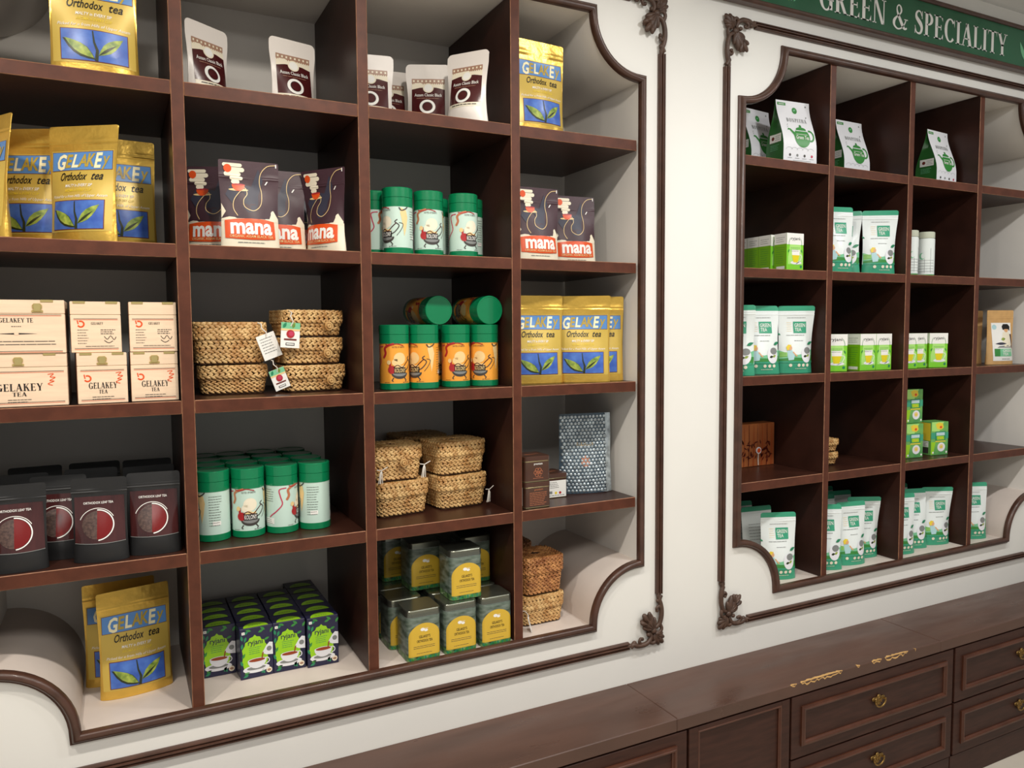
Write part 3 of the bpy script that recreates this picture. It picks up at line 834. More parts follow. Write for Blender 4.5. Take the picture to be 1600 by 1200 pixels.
# ---- round tins
TR, TH = .0378, .162
def kolony_tin(bg, rot, detail=True):
    r = proto('round_tea_tin', 'tin'); h = TH
    lathe('body', [(TR-.001, 0), (TR, .001), (TR, .0158), (TR-.0007, .0160), (TR-.0007, .1165), (TR-.0004, .117)], [GTIN, bg], r, 44, 30, [0, 0, 0, 1, 1, 1])
    lathe('lid', [(TR-.0004, .115), (TR, .1152), (TR, .1375), (TR-.0012, .1380), (TR+.0002, .1386), (TR+.0002, .1605), (TR-.001, .162), (TR-.0035, .162), (TR-.004, .1612), (.0005, .1612)], GTIN, r, 44, 30)
    if detail:
        cs = cyl_surf(TR-.0007, R(rot)); a = Art(lambda x, z, o: cs(x, .016+(z-.0208)*.92, o), .008, .0002, .0003)
        # front picture
        a.text('NOTES OF BREWS', .003, .117, .0048, DGREY, 3, width=.032)
        a.poly(arc(.006, .088, .0155, .0165), PCREAM if bg is MINT else SAND, 1)
        a.poly(arc(-.004, .078, .010, .010), PCREAM if bg is MINT else SAND, 1)
        a.poly(arc(-.014, .058, .010, .011), RED, 2); a.poly(rect(-.021, .060, -.0155, .080), RED, 2); a.poly(arc(-.0215, .078, .005, .006), SAND, 3)
        a.poly(arc(.006, .049, .022, .016, 180, 360, 14), DGREY, 1); a.poly(arc(.006, .048, .018, .008, 180, 360, 14), GREY, 2)
        a.polys(stripe([(-.010, .036), (-.014, .029), (-.011, .026)], .0028)+stripe([(.018, .037), (.024, .029), (.021, .026)], .0028), DGREY, 2)
        a.poly([(-.008, .064), (.002, .073), (.012, .068), (.018, .071), (.020, .062)], SAND, 2)
        a.polys(stripe(curve_pts([(-.010, .064), (.0, .070), (.012, .064), (.022, .074), (.034, .086)], 4), .0022), BROWN, 3)
        a.poly(rect(-.009, .048, .022, .064), BLACK, 3); a.text('KOLONY', .0065, .0505, .0112, WHITE if bg is MINT else SAND, 5, width=.0275, bold=.01)
        a.polys(stripe(curve_pts([(.020, .056), (.03, .062), (.040, .078), (.030, .088), (.036, .094)], 5), .0026), DGREY, 2)
        # ribbons and hands to either side
        a.polys(stripe(curve_pts([(-.008, .128), (-.022, .124), (-.032, .116), (-.030, .102), (-.036, .090)], 5), [.006]*20+[.004]), COPPER if bg is MINT else RED, 2)
        a.polys(stripe(curve_pts([(-.03, .127), (-.018, .124), (-.002, .128), (.016, .123)], 4), .0022), RED, 3)
        a.polys(stripe(curve_pts([(-.036, .122), (-.052, .118), (-.050, .1), (-.046, .08), (-.060, .062), (-.072, .052), (-.078, .046)], 5), .0028), PINK, 2)
        a.poly([(.045, .126), (.058, .118), (.062, .1), (.058, .072), (.053, .05), (.050, .075), (.046, .098), (.043, .112)], SAND, 2)
        a.polys(stripe(curve_pts([(.04, .126), (.046, .118), (.056, .122), (.062, .128)], 4), .003), DGREY, 3)
        a.polys(stripe(curve_pts([(.040, .086), (.050, .082), (.044, .066), (.034, .052)], 4), .0014), DGREY, 3)
        a.lines(.070, .100, .116, 12, .0066, DGREY, 2, .0011, 3); a.lines(-.100, -.066, .118, 6, .006, DGREY, 2, .0011, 5)
        a.poly(rect(-.098, .028, -.066, .044), WHITE, 1); a.lines(-.096, -.068, .040, 3, .005, DGREY, 2, .0011, 6)
        a.poly(rect(.078, .044, .096, .054), WHITE, 1)
        a.lines(-.034, -.018, .023, 1, .005, DGREY, 2, .0014, 7); a.lines(.014, .034, .023, 1, .005, DGREY, 2, .0014, 8)
        a.build(r, 'printed_wrap')
    return r
TINS = {('g', k): kolony_tin(MINT, rt) for k, rt in (('front', 0), ('handr', -75), ('text', -108), ('vine', 62), ('left', 20))}
for k, rt in (('front', 0), ('handr', -62), ('right', -40)): TINS[('o', k)] = kolony_tin(OTIN, rt)
TINB = kolony_tin(MINT, 0, False)
# ---- pale wooden boxes
def wood_box(w, h, d, kind):
    r = proto('wooden_tea_box', 'box')
    bm = bmesh.new(); box_bm(bm, -w/2, w/2, -d/2, d/2, .0003, h*.74, .001); bm_obj('body', bm, BOXW, r)
    bm = bmesh.new(); box_bm(bm, -w/2, w/2, -d/2, d/2, h*.745, h, .001); bm_obj('lid', bm, BOXW, r)
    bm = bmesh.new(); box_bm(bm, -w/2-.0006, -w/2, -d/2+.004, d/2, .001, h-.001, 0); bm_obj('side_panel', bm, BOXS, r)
    for s in (-1, 1):
        bm = bmesh.new(); box_bm(bm, s*w*.32-.011, s*w*.32+.011, -d/2-.0012, -d/2+.002, h-.0045, h+.0006, .0006); q = bm_obj('hinge' if kind == 'back' else 'corner_plate', bm, CLASP, r)
    if kind != 'back':
        bm = bmesh.new(); x = w*.22 if kind == 'bigback' else 0
        box_bm(bm, x-.0085, x+.0085, -d/2-.0025, -d/2, h*.745+.010, h*.745+.018, .001); box_bm(bm, x-.0065, x+.0065, -d/2-.0035, -d/2, h*.745+.004, h*.745+.020, .001)
        box_bm(bm, x-.010, x+.010, -d/2-.002, -d/2, h*.745+.002, h*.745+.007, .001); q = bm_obj('clasp', bm, CLASP, r); q['label'] = 'small brass clasp'
    a = Art(flat_front(-d/2), None, .0002, .0002); W = w/2-.006
    for z in ((h*.66, h*.08) if kind != 'bigback' else (h*.72, h*.04)):
        a.poly(rect(-W, z, W, z+.0008), BLACK, 1); a.poly(rect(-W, z-.0022, W, z-.0014), ORANGE, 1)
    if kind in ('front', 'bigfront'):
        k = .026 if kind == 'front' else .040
        serif(a, 'GELAKEY', 0, h*.30, .0125 if kind == 'front' else .0145, BLACK, 2, width=2*k)
        serif(a, 'TEA', 0, h*.20, .008, BLACK, 2, width=k*.62)
        a.lines(-.02, .022, h*.13, 2, .0045, DGREY, 2, .0011)
        x = -w*.30
        if kind == 'front':
            a.polys(stripe(arc(x, h*.50, .0058, .0058, -150, 120, 14), .003), ORANGE, 1); a.polys(stripe([(x-.0045, h*.50), (x-.006, h*.58)], .0022), ORANGE, 1)
        x = w*.33
        a.polys(stripe(curve_pts([(x-.006, h*.60), (x+.004, h*.61), (x-.002, h*.55), (x+.007, h*.54), (x-.003, h*.48), (x+.005, h*.47), (x-.006, h*.42), (x+.002, h*.39)], 4), .0016), ORANGE, 1)
    elif kind == 'bigback':
        serif(a, 'GELAKEY TE', 0, h*.58, .0085, BLACK, 2, width=.058); a.lines(-.008, .010, h*.50, 1, .004, DGREY, 2, .0012)
        a.poly([(-.036, h*.37), (0, h*.385), (.036, h*.37), (0, h*.355)], BLACK, 1); a.poly(arc(0, h*.37, .004, .003), BOXW, 2)
        a.lines(-.075, .07, h*.22, 2, .006, DGREY, 2, .0013)
    else:
        x = -w*.30; a.polys(stripe(arc(x, h*.56, .0058, .0058, -150, 120, 14), .003), ORANGE, 1); a.polys(stripe([(x-.0045, h*.56), (x-.006, h*.63)], .0022), ORANGE, 1)
        serif(a, 'GELAKEY', .002, h*.55, .005, BLACK, 2, width=.022)
        a.lines(-.034, -.014, h*.44, 6, .0055, DGREY, 2, .0010); a.lines(.008, .036, h*.44, 3, .004, DGREY, 2, .0014)
        a.polys(stripe(curve_pts([(.014, h*.32), (.020, h*.26), (.026, h*.33), (.032, h*.25), (.036, h*.31)], 3), .0012)+stripe(curve_pts([(.014, h*.24), (.022, h*.19), (.03, h*.23)], 3), .0012), BLACK, 2)
        a.lines(-.02, .034, h*.12, 1, .005, DGREY, 2, .0010)
    a.build(r); return r
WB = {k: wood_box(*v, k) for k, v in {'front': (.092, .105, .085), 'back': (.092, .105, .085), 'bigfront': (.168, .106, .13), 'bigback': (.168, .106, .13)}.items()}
# ---- black window pouch
def black_pouch(seed, detail=True, lean=0.):
    r = proto('black_tea_pouch', 'pouch'); p = Pouch(.106, .176, .05, seed, .0016, .04, lean, .82, .83, .006)
    p.body('body', [KRAFTB], r)
    if detail:
        a = Art(p.surf)
        a.poly(rect(-.047, .040, .047, .137), KWIN, 1)
        a.text('ORTHODOX LEAF TEA', -.002, .121, .0048, WHITE, 4, width=.056, bold=.008)
        c = (-.004, .078)
        a.poly(arc(c[0], c[1], .0285, .0285, 90, 270, 18), KTEA, 2); a.poly(arc(c[0], c[1], .0285, .0285, -90, 90, 18), LIQ, 2)
        a.polys(stripe(arc(c[0], c[1], .0305, .0305, -85, 90, 20), .0022), WHITE, 3)
        a.polys(stripe(arc(c[0], c[1], .034, .034, 28, 160, 20), .0012), WHITE, 3)
        a.polys(stripe([(-.047, .0405), (.047, .0405)], .0012), GREY, 3)
        a.build(r, 'printed_window')
    return r
BP = [black_pouch(3), black_pouch(7, True, .01), black_pouch(5, False)]
# ---- navy and lime cartons
def navy_carton(full):
    r = proto('navy_tea_carton', 'carton'); w, h, d = .077, .124, .0505
    bm = bmesh.new(); box_bm(bm, -w/2, w/2, -d/2, d/2, 0, h, .0008); bm_obj('carton', bm, NAVY, r)
    def ogee(cx, cz, sx, sz):
        return [(cx+x*sx, cz+z*sz) for x, z in ((0, 1), (.12, .9), (.34, .86), (.42, .72), (.62, .66), (.66, .5), (.84, .3), (.78, 0), (.84, -.3), (.66, -.9), (-.66, -.9), (-.84, -.3), (-.78, 0), (-.84, .3), (-.66, .5), (-.62, .66), (-.42, .72), (-.34, .86), (-.12, .9))]
    t = Art(flat_top(h), None, .0002, .0003)
    t.poly(arc(0, -d/2+.002, .029, .030, 0, 180, 20), LIME, 1); t.lines(-.016, .016, -d/2+.012, 1, .004, NAVY, 2, .0022)
    t.build(r, 'printed_top')
    if full:
        a = Art(flat_front(-d/2), None, .0002, .0003)
        a.poly(ogee(-.004, .058, .036, .048), LIME, 1)
        a.text('ryjani', -.003, .082, .0125, NAVY, 3, width=.034, bold=.012); a.lines(-.018, .012, .074, 4, .0048, TEAL, 2, .0011, 4)
        a.poly(arc(-.002, .022, .031, .0095), CHINA, 2); a.poly(arc(-.002, .024, .022, .0045), GREY, 3)
        a.poly(arc(0, .043, .022, .020, 180, 360, 16), CHINA, 4); a.poly(arc(0, .043, .022, .0055), CHINA, 5); a.poly(arc(0, .0432, .019, .004), TEA, 6)
        a.polys(stripe(arc(.022, .038, .007, .007, -100, 100, 8), .0022), CHINA, 4)
        a.polys([[(.010, .044), (.0125, .044), (.016, .060), (.013, .060)]], TEA, 7)
        a.poly([(.012, .058), (.022, .052), (.0378, .050), (.0378, .080), (.030, .082), (.022, .074), (.016, .064)], CHINA, 4); a.poly(arc(.029, .066, .006, .006), GREY, 5)
        rnd = random.Random(5)
        for x, z, g in ((-.03, .11, 30), (-.012, .116, 160), (.004, .11, 20), (.02, .114, 140), (.032, .105, 60), (.03, .094, 200), (-.033, .095, 100), (-.035, .075, 80), (-.034, .052, 60), (-.033, .034, 110), (-.03, .012, 20), (.018, .006, 120), (.010, .008, 60), (-.02, .010, 200), (-.024, .104, 250)):
            a.poly(leafp(x, z, g, .014, .006), TEAL if rnd.random() < .7 else GPRINT, 2)
        a.poly(arc(.028, .013, .0068, .0068), PCREAM, 3); a.poly(arc(.028, .013, .0045, .003), TAN, 4)
        a.poly(rect(-.034, .110, -.027, .1165), WHITE, 3); a.poly(rect(-.0315, .112, -.0295, .1145), GREY, 4)
        a.build(r)
    return r
NC, NCB = navy_carton(True), navy_carton(False)
# ---- mustard and photo tins
def mustard_tin(full=True):
    r = proto('square_tea_tin', 'tin'); w, d, h = .091, .089, .131
    loft('body', w, d, .014, [(0, -.001), (.001, 0), (.016, 0), (.060, 0), (.098, 0), (.113, 0), (.1155, -.001)], [TGRASS, TFIELD, TSKY], r, 35, [0, 0, 1, 1, 1, 2, 2])
    loft('lid', w, d, .014, [(.114, .0005), (.1145, .0010), (.1195, .0006), (.1205, .0004), (.129, .0004), (.131, -.001)], TINM, r, 30)
    if full:
        def fr(x, z, o):
            e = max(0, abs(x)-(w/2-.014)); return Vector((math.copysign(min(abs(x), w/2-.014)+.014*math.sin(min(1.4, e/.014)), x), -d/2+.014*(1-math.cos(min(1.4, e/.014)))-o, z))
        a = Art(fr, .003, .0002, .0003); W = .043
        a.poly([(-W, .012), (W, .012)]+arc(0, .060, W, .036, 0, 180, 20), YTIN, 1)
        a.poly(arc(-.005, .080, .006, .0042), WHITE, 2); a.poly(arc(.004, .077, .005, .0032), WHITE, 2); a.polys(stripe([(-.001, .082), (.010, .082)], .0008), WHITE, 2)
        a.text("GELAKEY'S", 0, .0585, .0068, BLACK, 3, width=.030, bold=.006); a.text('ORTHODOX TEA', 0, .0475, .0068, BLACK, 3, width=.042, bold=.006)
        a.lines(-.030, .031, .037, 2, .0045, DGREY, 2, .0011, 3); a.lines(-.022, .022, .019, 1, .004, DGREY, 2, .0010, 4)
        rnd = random.Random(2)
        for i in range(12): a.poly(leafp(-.036+.0065*i, .0015, 40+90*rnd.random(), .011, .005), GPRINT if i % 2 else TEAL, 2)
        a.build(r)
    return r
MT = mustard_tin()
MTB = MT
# ---- chocolate tins
def choc_tin(kind):
    r = proto('chocolate_tea_tin', 'tin'); w, d, h = .080, .078, .070
    loft('body', w, d, .010, [(0, -.001), (.001, .0006), (.003, 0), (.055, 0), (.057, .0008), (.058, 0)], [CTIN, TRIMM], r, 30, [1, 1, 0, 1, 1, 1])
    loft('lid', w, d, .010, [(.0575, .0006), (.0685, .0006), (.070, -.001)], CTIN, r, 30)
    a = Art(flat_front(-d/2), None, .0002, .0003)
    if kind == 'front':
        a.text('premium', .002, .047, .0055, WHITE, 2, width=.026, bold=.01)
        for k in range(6): a.polys(stripe(arc(.002+.008*math.cos(k*1.05), .026+.007*math.sin(k*1.05), .0055, .0055, 0, 330, 10), .0012), COPPER, 2)
        a.lines(-.014, .018, .010, 1, .004, COPPER, 2, .0011)
    elif kind == 'back':
        a.text('premium', .002, .048, .0048, COPPER, 2, width=.026, bold=.006); a.lines(-.026, .030, .041, 8, .0047, COPPER, 2, .0013, 3)
        b = Art(flat_left(-w/2, 0), None, .0002, .0003); b.poly(rect(.0, .006, .026, .056), PAPER, 1); b.lines(.003, .024, .05, 5, .007, GREY, 2, .0012); b.build(r, 'side_label')
    else:
        a.poly(rect(-.030, .002, .034, .050), PAPER, 1); a.lines(-.026, .012, .044, 4, .005, DGREY, 2, .0013, 2); a.poly(rect(-.026, .012, -.012, .020), GREY, 2); a.poly(arc(.0, .014, .004, .004), YEL, 2); a.poly(arc(.014, .014, .004, .004), RED, 2); a.lines(-.026, .03, .006, 1, .005, GREY, 2, .002)
    if a.el: a.build(r)
    t = Art(flat_top(.070), None, .0002, .0002); t.poly(leafp(-.024, -.004, 8, .05, .016), COPPER, 1); t.poly(leafp(-.018, .004, -8, .04, .010), CTIN, 2); t.build(r, 'printed_top')
    return r
CTN = {k: choc_tin(k) for k in ('front', 'back', 'white')}
# ---- woven baskets
def weave_rows(bm, w, d, r, z0, z1, rows, rnd, taper=0., pitch=.0125):
    hh = (z1-z0)/rows
    for j in range(rows):
        z = z0+hh*(j+.5); o = -taper*(1-(z-z0)/max(1e-6, z1-z0))
        lp = rr_loop(w+2*o, d+2*o, r, 4); P = [Vector((x, y, 0)) for x, y in lp]; P.append(P[0])
        seg = [(P[i+1]-P[i]).length for i in range(len(P)-1)]; tot = sum(seg); n = max(8, int(tot/pitch)); sh = rnd.random()
        for k in range(n):
            for half in (0, 1):
                s = ((k+sh+half*.5)/n*tot) % tot; i = 0
                while s > seg[i]: s -= seg[i]; i = (i+1) % len(seg)
                t = (P[i+1]-P[i]).normalized(); p = P[i]+t*s; nrm = Vector((t.y, -t.x, 0))
                tilt = (.42 if half else -.42)+rnd.uniform(-.1, .1); up = Vector((0, 0, 1))
                ax = (t*math.cos(tilt)+up*math.sin(tilt)); bx = nrm; cx = ax.cross(bx)
                m = Matrix((ax, bx, cx)).transposed()
                zc = z+(hh*.22 if half else -hh*.22)+rnd.uniform(-.0006, .0006)
                blob(bm, Vector((p.x, p.y, zc))+nrm*rnd.uniform(0, .0012), m, pitch*.62, .0030, hh*.34, 6, 4)
def basket(w, d, h, lidfrac, seed, button=None, sm=None):
    sm = sm or STRAW
    rnd = random.Random(seed); r = proto('woven_basket', 'basket'); zl = h*(1-lidfrac); rows = max(3, round(zl/.0115)); lr = max(2, round(h*lidfrac/.0115))
    bm = bmesh.new(); weave_rows(bm, w-.010, d-.010, .018, .0045, zl, rows, rnd, .005)
    b = bm_obj('woven_body', bm, sm, r, 60); b['kind'] = 'stuff'
    loft('core', w-.012, d-.012, .016, [(.0005, -.005), (zl, 0), (h-.004, 0)], STRAWD, r, 30)
    bm = bmesh.new(); weave_rows(bm, w-.003, d-.003, .020, zl-.002, h-.002, lr, rnd, 0.)
    k = 1
    while min(w, d)-.003-.023*k > .012:
        ww, dd = w-.003-.023*k+.008, d-.003-.023*k+.008
        lp = [Vector((x, y, 0)) for x, y in rr_loop(ww, dd, min(.02, ww*.45, dd*.45), 3)]; lp.append(lp[0])
        for i in range(len(lp)-1):
            seg = lp[i+1]-lp[i]; n = max(1, int(seg.length/.012)); t = seg.normalized(); nr = Vector((t.y, -t.x, 0))
            for q in range(n):
                for half in (0, 1):
                    tl = .42 if half else -.42; ax = t*math.cos(tl)+nr*math.sin(tl); m = Matrix((ax, Vector((0, 0, 1)), ax.cross(Vector((0, 0, 1))))).transposed()
                    blob(bm, lp[i]+seg*((q+.5*half)/n)+nr*(.0028 if half else -.0028)+Vector((0, 0, h-.004+rnd.uniform(0, .001))), m, .0075, .003, .0042, 6, 4)
        k += 1
    l = bm_obj('woven_lid', bm, sm, r, 60); l['kind'] = 'stuff'
    if button is not None:
        y = -d/2-.0065; bm = bmesh.new(); zc = zl-.010
        tube('', [(button+.0092*math.cos(R(a)), y-.001, zc+.0092*math.sin(R(a))) for a in range(0, 361, 30)], .0024, None, None, 6, bm)
        tube('', [(button+.0038*math.cos(R(a)), y-.003, zc+.0038*math.sin(R(a))) for a in range(0, 361, 45)], .0030, None, None, 6, bm)
        bmesh.ops.recalc_face_normals(bm, faces=bm.faces); bm_obj('knot_button', bm, STRAW, r, 60)
        tube('loop', [(button, -d/2-.002, zl+.004), (button-.009, y, zl-.004), (button-.010, y, zl-.014), (button, y-.001, zl-.021), (button+.010, y, zl-.014), (button+.009, y, zl-.004), (button+.001, -d/2-.002, zl+.004)], .0012, STRAW, r)
    return r
BK = {'low': basket(.155, .125, .070, .42, 3), 'lowb': basket(.152, .125, .066, .46, 5, .030), 'high': basket(.166, .130, .100, .40, 7), 'mid': basket(.150, .125, .092, .42, 9), 'midb': basket(.140, .120, .093, .38, 11, .012), 'tall': basket(.132, .12, .108, .40, 13, None, STRAW2), 'mini': basket(.110, .09, .046, .42, 15)}
# ---- paper tags on strings
def tag_card(kind):
    r = proto('paper_tag', 'tag'); w, h = .030, .040
    box('card', -w/2, w/2, -.0006, .0006, -h-.012, -.012, PAPER, r, .0002)
    a = Art(flat_front(-.0006, 0, -h-.012), None, .0002, .0002)
    if kind == 'print':
        a.poly(rect(-.015, .030, .015, .040), PGREEN2, 1); a.poly(rect(-.015, .027, .015, .030), SAND, 1); a.poly(leafp(-.012, .031, 60, .010, .005), TEAL, 2); a.poly(leafp(.003, .031, 70, .010, .005), LEAF, 2)
        a.poly(arc(0, .022, .0065, .0065), RED, 2); a.poly(arc(.001, .0225, .004, .004), PINK, 3)
        a.poly(rect(-.010, .012, .010, .0145), DRED, 2); a.poly(rect(-.007, .004, .007, .008), BLACK, 2); a.poly(rect(-.006, .005, .006, .007), PAPER, 3)
    else:
        a.lines(-.011, .011, .033, 6, .0045, GREY, 1, .001, 4)
    a.build(r)
    tube('string', [(0, -.001, -.018), (.003, -.002, -.010), (-.001, 0, -.002), (.002, .004, .004), (.0, .012, .007)], .0010, STRING, r)
    return r
TG = {k: tag_card(k) for k in ('print', 'back')}
def bow():
    r = proto('string_tie', 'string'); rnd = random.Random(3); bm = bmesh.new()
    for k in range(5):
        x = rnd.uniform(-.008, .008); tube('', [(0, 0, 0), (x*.6, -.003, -.008), (x, -.002, -.02-.008*rnd.random()), (x*1.2, -.001, -.034)], .0010, None, None, 5, bm)
    tube('', [(-.012, 0, .002), (0, -.002, 0), (.016, -.002, .008)], .0012, None, None, 5, bm)
    bmesh.ops.recalc_face_normals(bm, faces=bm.faces); bm_obj('strand', bm, STRING, r, 60)['kind'] = 'stuff'; return r
BOW = bow()
# ---- bubble-wrapped packet
def bubble_pack():
    r = proto('bubble_wrapped_packet', 'packet'); p = Pouch(.158, .236, .045, 4, .0025, .03, -.004, .95, None, .004, .006)
    p.body('packet', [BWRAPD], r)
    a = Art(p.surf); a.text('PREMIUM', .0, .140, .010, SAND, 2, width=.05); a.poly(arc(0, .095, .014, .016), COPPER, 1); a.build(r)
    bm = bmesh.new(); rnd = random.Random(8); row = 0; z = .008
    while z < .230:
        x = -.074+(.0057 if row % 2 else 0)
        while x < .076:
            v = z/p.H
            if abs(x) < p.hw(v)-.003:
                c = p.surf(x, z, .0006); n = (p.surf(x, z, .002)-c).normalized(); t = n.cross(Vector((0, 0, 1))).normalized(); b = n.cross(t)
                rr = .0053*rnd.uniform(.85, 1.05); rings = []
                for rad, hh in ((1, 0), (.86, .5), (.45, .92)):
                    rings.append([bm.verts.new(c+(t*math.cos(R(k*45))+b*math.sin(R(k*45)))*rr*rad+n*hh*.0026) for k in range(8)])
                tp = bm.verts.new(c+n*.0027)
                for q in range(2):
                    for k in range(8): bm.faces.new((rings[q][k], rings[q][(k+1) % 8], rings[q+1][(k+1) % 8], rings[q+1][k]))
                for k in range(8): bm.faces.new((rings[2][k], rings[2][(k+1) % 8], tp))
            x += .0114
        z += .0099; row += 1
    bmesh.ops.recalc_face_normals(bm, faces=bm.faces); bm_obj('air_bubbles', bm, BWRAP, r, 70)['kind'] = 'stuff'
    bm = bmesh.new(); vs = []
    for x, z in ((.076, .236), (.079, .18), (.080, .10), (.077, .02), (.078, .0), (.04, .006)): vs.append((x, z))
    w = [bm.verts.new(p.surf(min(x, p.hw(z/p.H)), max(.001, z), .004)+Vector((.004, 0, 0))) for x, z in vs]; w2 = [bm.verts.new(p.surf(min(x, p.hw(z/p.H))-.012, max(.001, z), .003)) for x, z in vs]
    for i in range(len(vs)-1): bm.faces.new((w[i], w[i+1], w2[i+1], w2[i]))
    bm_obj('film_edge', bm, BWRAP, r); return r
BUB = bubble_pack()
# ---- tall white bag with green gussets
def tea_bag_tall():
    r = proto('gusseted_tea_bag', 'bag'); w, d, h = .138, .080, .206
    def half(v): return d/2*(1-sstep(.25, 1.0, v)*.965)
    n = 14; verts, faces, mi = [], [], []
    for i in range(n+1):
        v = i/n; y = half(v); fold = .010*sstep(.2, .9, v)+.012*sstep(.55, 1, v)
        wx = w/2*(1-.02*math.sin(math.pi*v))
        verts += [(-wx, -y, v*h), (wx, -y, v*h), (wx-fold, 0, v*h), (wx, y, v*h), (-wx, y, v*h), (-wx+fold, 0, v*h)]
    for i in range(n):
        for k in range(6):
            l = (k+1) % 6; faces.append((i*6+k, i*6+l, (i+1)*6+l, (i+1)*6+k)); mi.append(0 if k in (0, 3) else 1)
    faces.append((5, 4, 3, 2, 1, 0)); mi.append(1); faces.append(tuple(n*6+k for k in range(6))); mi.append(0)
    mesh_obj('body', verts, faces, [BAGW, BAGG], r, mi, 40)
    def sf(x, z, o): return Vector((x, -half(z/h)-o, z))
    a = Art(sf, .014, .0003, .0004)
    a.poly(arc(.004, .176, .0105, .0105), GPRINT, 1); a.polys([leafp(-.002, .174, 30, .012, .005)], PGREEN2, 2)
    serif(a, 'BONPITHA', .004, .136, .0125, GREY, 2, width=.082, gap=.16); a.poly(leafp(.045, .152, 60, .008, .004), GREY, 2)
    c = (.012, .085)
    a.poly(arc(c[0], c[1], .032, .033), GPRINT, 1); a.poly(rect(-.012, .106, .036, .1085), BAGW, 2)
    a.poly(arc(c[0], .111, .021, .0085, 0, 180, 12), GPRINT, 3); a.poly(arc(c[0], .123, .0048, .0048), GPRINT, 3)
    a.poly([(-.014, .066), (-.022, .092), (-.036, .108), (-.044, .106), (-.040, .113), (-.030, .112), (-.016, .100), (-.008, .094)], GPRINT, 1)
    a.polys(stripe(arc(.046, .092, .014, .017, -120, 110, 14), .0062), GPRINT, 1)
    a.polys(stripe([(-.042, .116), (-.038, .120)], .0012)+stripe([(-.042, .122), (-.037, .128)], .0012), GREY, 2)
    a.text('Green Tea', c[0], .079, .0125, WHITE, 4, width=.052, bold=.008, shear=.25); a.polys(stripe([(-.012, .095), (.034, .095)], .0012), WHITE, 4)
    for k in range(5): a.polys(stripe(arc(-.045+.022*k, .040, .014, .010, 20, 170, 8), .0006), GREY, 1)
    for k, m in enumerate((DGREY, GREY, DGREY, PINK)): a.poly(arc(-.042+.030*k, .026, .0045, .0045, 0, 360, 10), m, 1)
    a.polys([rect(-.052+.03*k, .016, -.034+.03*k, .0172) for k in range(4)]+[rect(-.03, .009, .045, .010)], GREY, 1)
    a.poly(rect(-.064, .190, -.030, .199), GPRINT, 1); a.lines(-.058, -.036, .193, 1, .003, WHITE, 2, .0025); a.poly(arc(.052, .193, .0032, .0032, 0, 360, 8), GREY, 1)
    a.build(r)
    def sl(x, z, o):
        v = z/h; y = half(v); fold = .010*sstep(.2, .9, v)+.012*sstep(.55, 1, v); t = 1-abs(-x/y) if y > abs(x) else 0
        return Vector((-w/2*(1-.02*math.sin(math.pi*v))+fold*t-o, -x, z))
    b = Art(sl, .01, .0003, .0005)
    b.poly(rect(-.024, .070, .028, .096), PAPER, 1); b.poly(arc(-.010, .083, .006, .006), DRED, 2); b.lines(0, .024, .088, 3, .006, GREY, 2, .0014)
    b.lines(-.02, .02, .060, 4, .005, PGREEN2, 1, .0014); b.build(r, 'side_label'); return r
TB = tea_bag_tall()
# ---- white and green stand-up pouch
def green_pouch(seed, detail=True, lean=0., twist=0., pinch=.06):
    r = proto('green_tea_pouch', 'pouch'); p = Pouch(.122, .222, .055, seed, .002, pinch, lean, .84, .87, .008, twist)
    p.body('body', [PGREEN, PSILV, PGREEN], r, ((.16, 0), (.925, 1), (1., 2)))
    a = Art(p.surf); W = .057
    if detail:
        pts = [(-W, .034), (W, .034), (W, .078), (.03, .066), (0, .060), (-.03, .064), (-W, .075)]
        a.poly(pts, PGREEN2, 1)
        a.poly([(-W, .034), (W, .034), (W, .058), (.04, .060), (.02, .050), (-.02, .052), (-W, .046)], GPRINT, 2)
        a.poly(rect(-W, .034, W, .040), PGREEN, 3)
        a.poly(rect(-.010, .132, .034, .170), PGREEN, 2); a.text('GREEN', .012, .152, .012, WHITE, 4, width=.036, bold=.006); a.text('TEA', .006, .138, .011, WHITE, 4, width=.022, bold=.006)
        a.lines(-.032, -.014, .166, 5, .007, SAND, 2, .0012); a.lines(-.03, .034, .182, 1, .005, GREY, 2, .0012); a.lines(-.034, .038, .124, 1, .005, GREY, 2, .0016, 5); a.lines(-.010, .030, .106, 1, .005, GREY, 2, .0016, 6)
        # picker in a yellow scarf
        a.poly(arc(-.026, .083, .0070, .0080), SKIN, 4); a.poly([(-.034, .074), (-.037, .086), (-.030, .094), (-.020, .092), (-.026, .086), (-.030, .076)], YEL, 5)
        a.poly([(-.034, .074), (-.020, .075), (-.012, .060), (-.016, .044), (-.032, .042), (-.034, .058)], PBLUE2, 4); a.polys(stripe([(-.017, .070), (-.008, .058), (-.004, .056)], .004), SKIN, 5)
        a.poly([(-W+.002, .052), (-.036, .054), (-.034, .068), (-W+.002, .070)], CARTG2, 3); a.polys([rect(-W+.002, .055+.005*k, -.036, .057+.005*k) for k in range(3)], GPRINT, 4)
        # spoon of tea
        a.poly(arc(.030, .060, .0195, .026), CHINA, 4); a.poly(arc(.034, .074, .0125, .011), GREY, 5); a.poly(leafp(.018, .054, 10, .014, .008), LEAFD, 5); a.poly(leafp(.030, .054, 30, .014, .008), LEAF, 5)
        a.poly(leafp(.036, .094, 25, .022, .010), TEAL, 4); a.poly(leafp(-.052, .126, 150, .012, .006), TEAL, 4)
        for x in (-.026, .002, .018, .034): a.poly(arc(x, .026, .0052, .0052), PCREAM, 3)
        a.lines(-.010, .034, .014, 1, .004, PCREAM, 3, .0014, 7)
    else:
        a.poly([(-W, .034), (W, .034), (W, .078), (0, .060), (-W, .075)], PGREEN2, 1); a.lines(-.034, .034, .16, 6, .010, GREY, 2, .0014, 3)
    a.build(r); return r
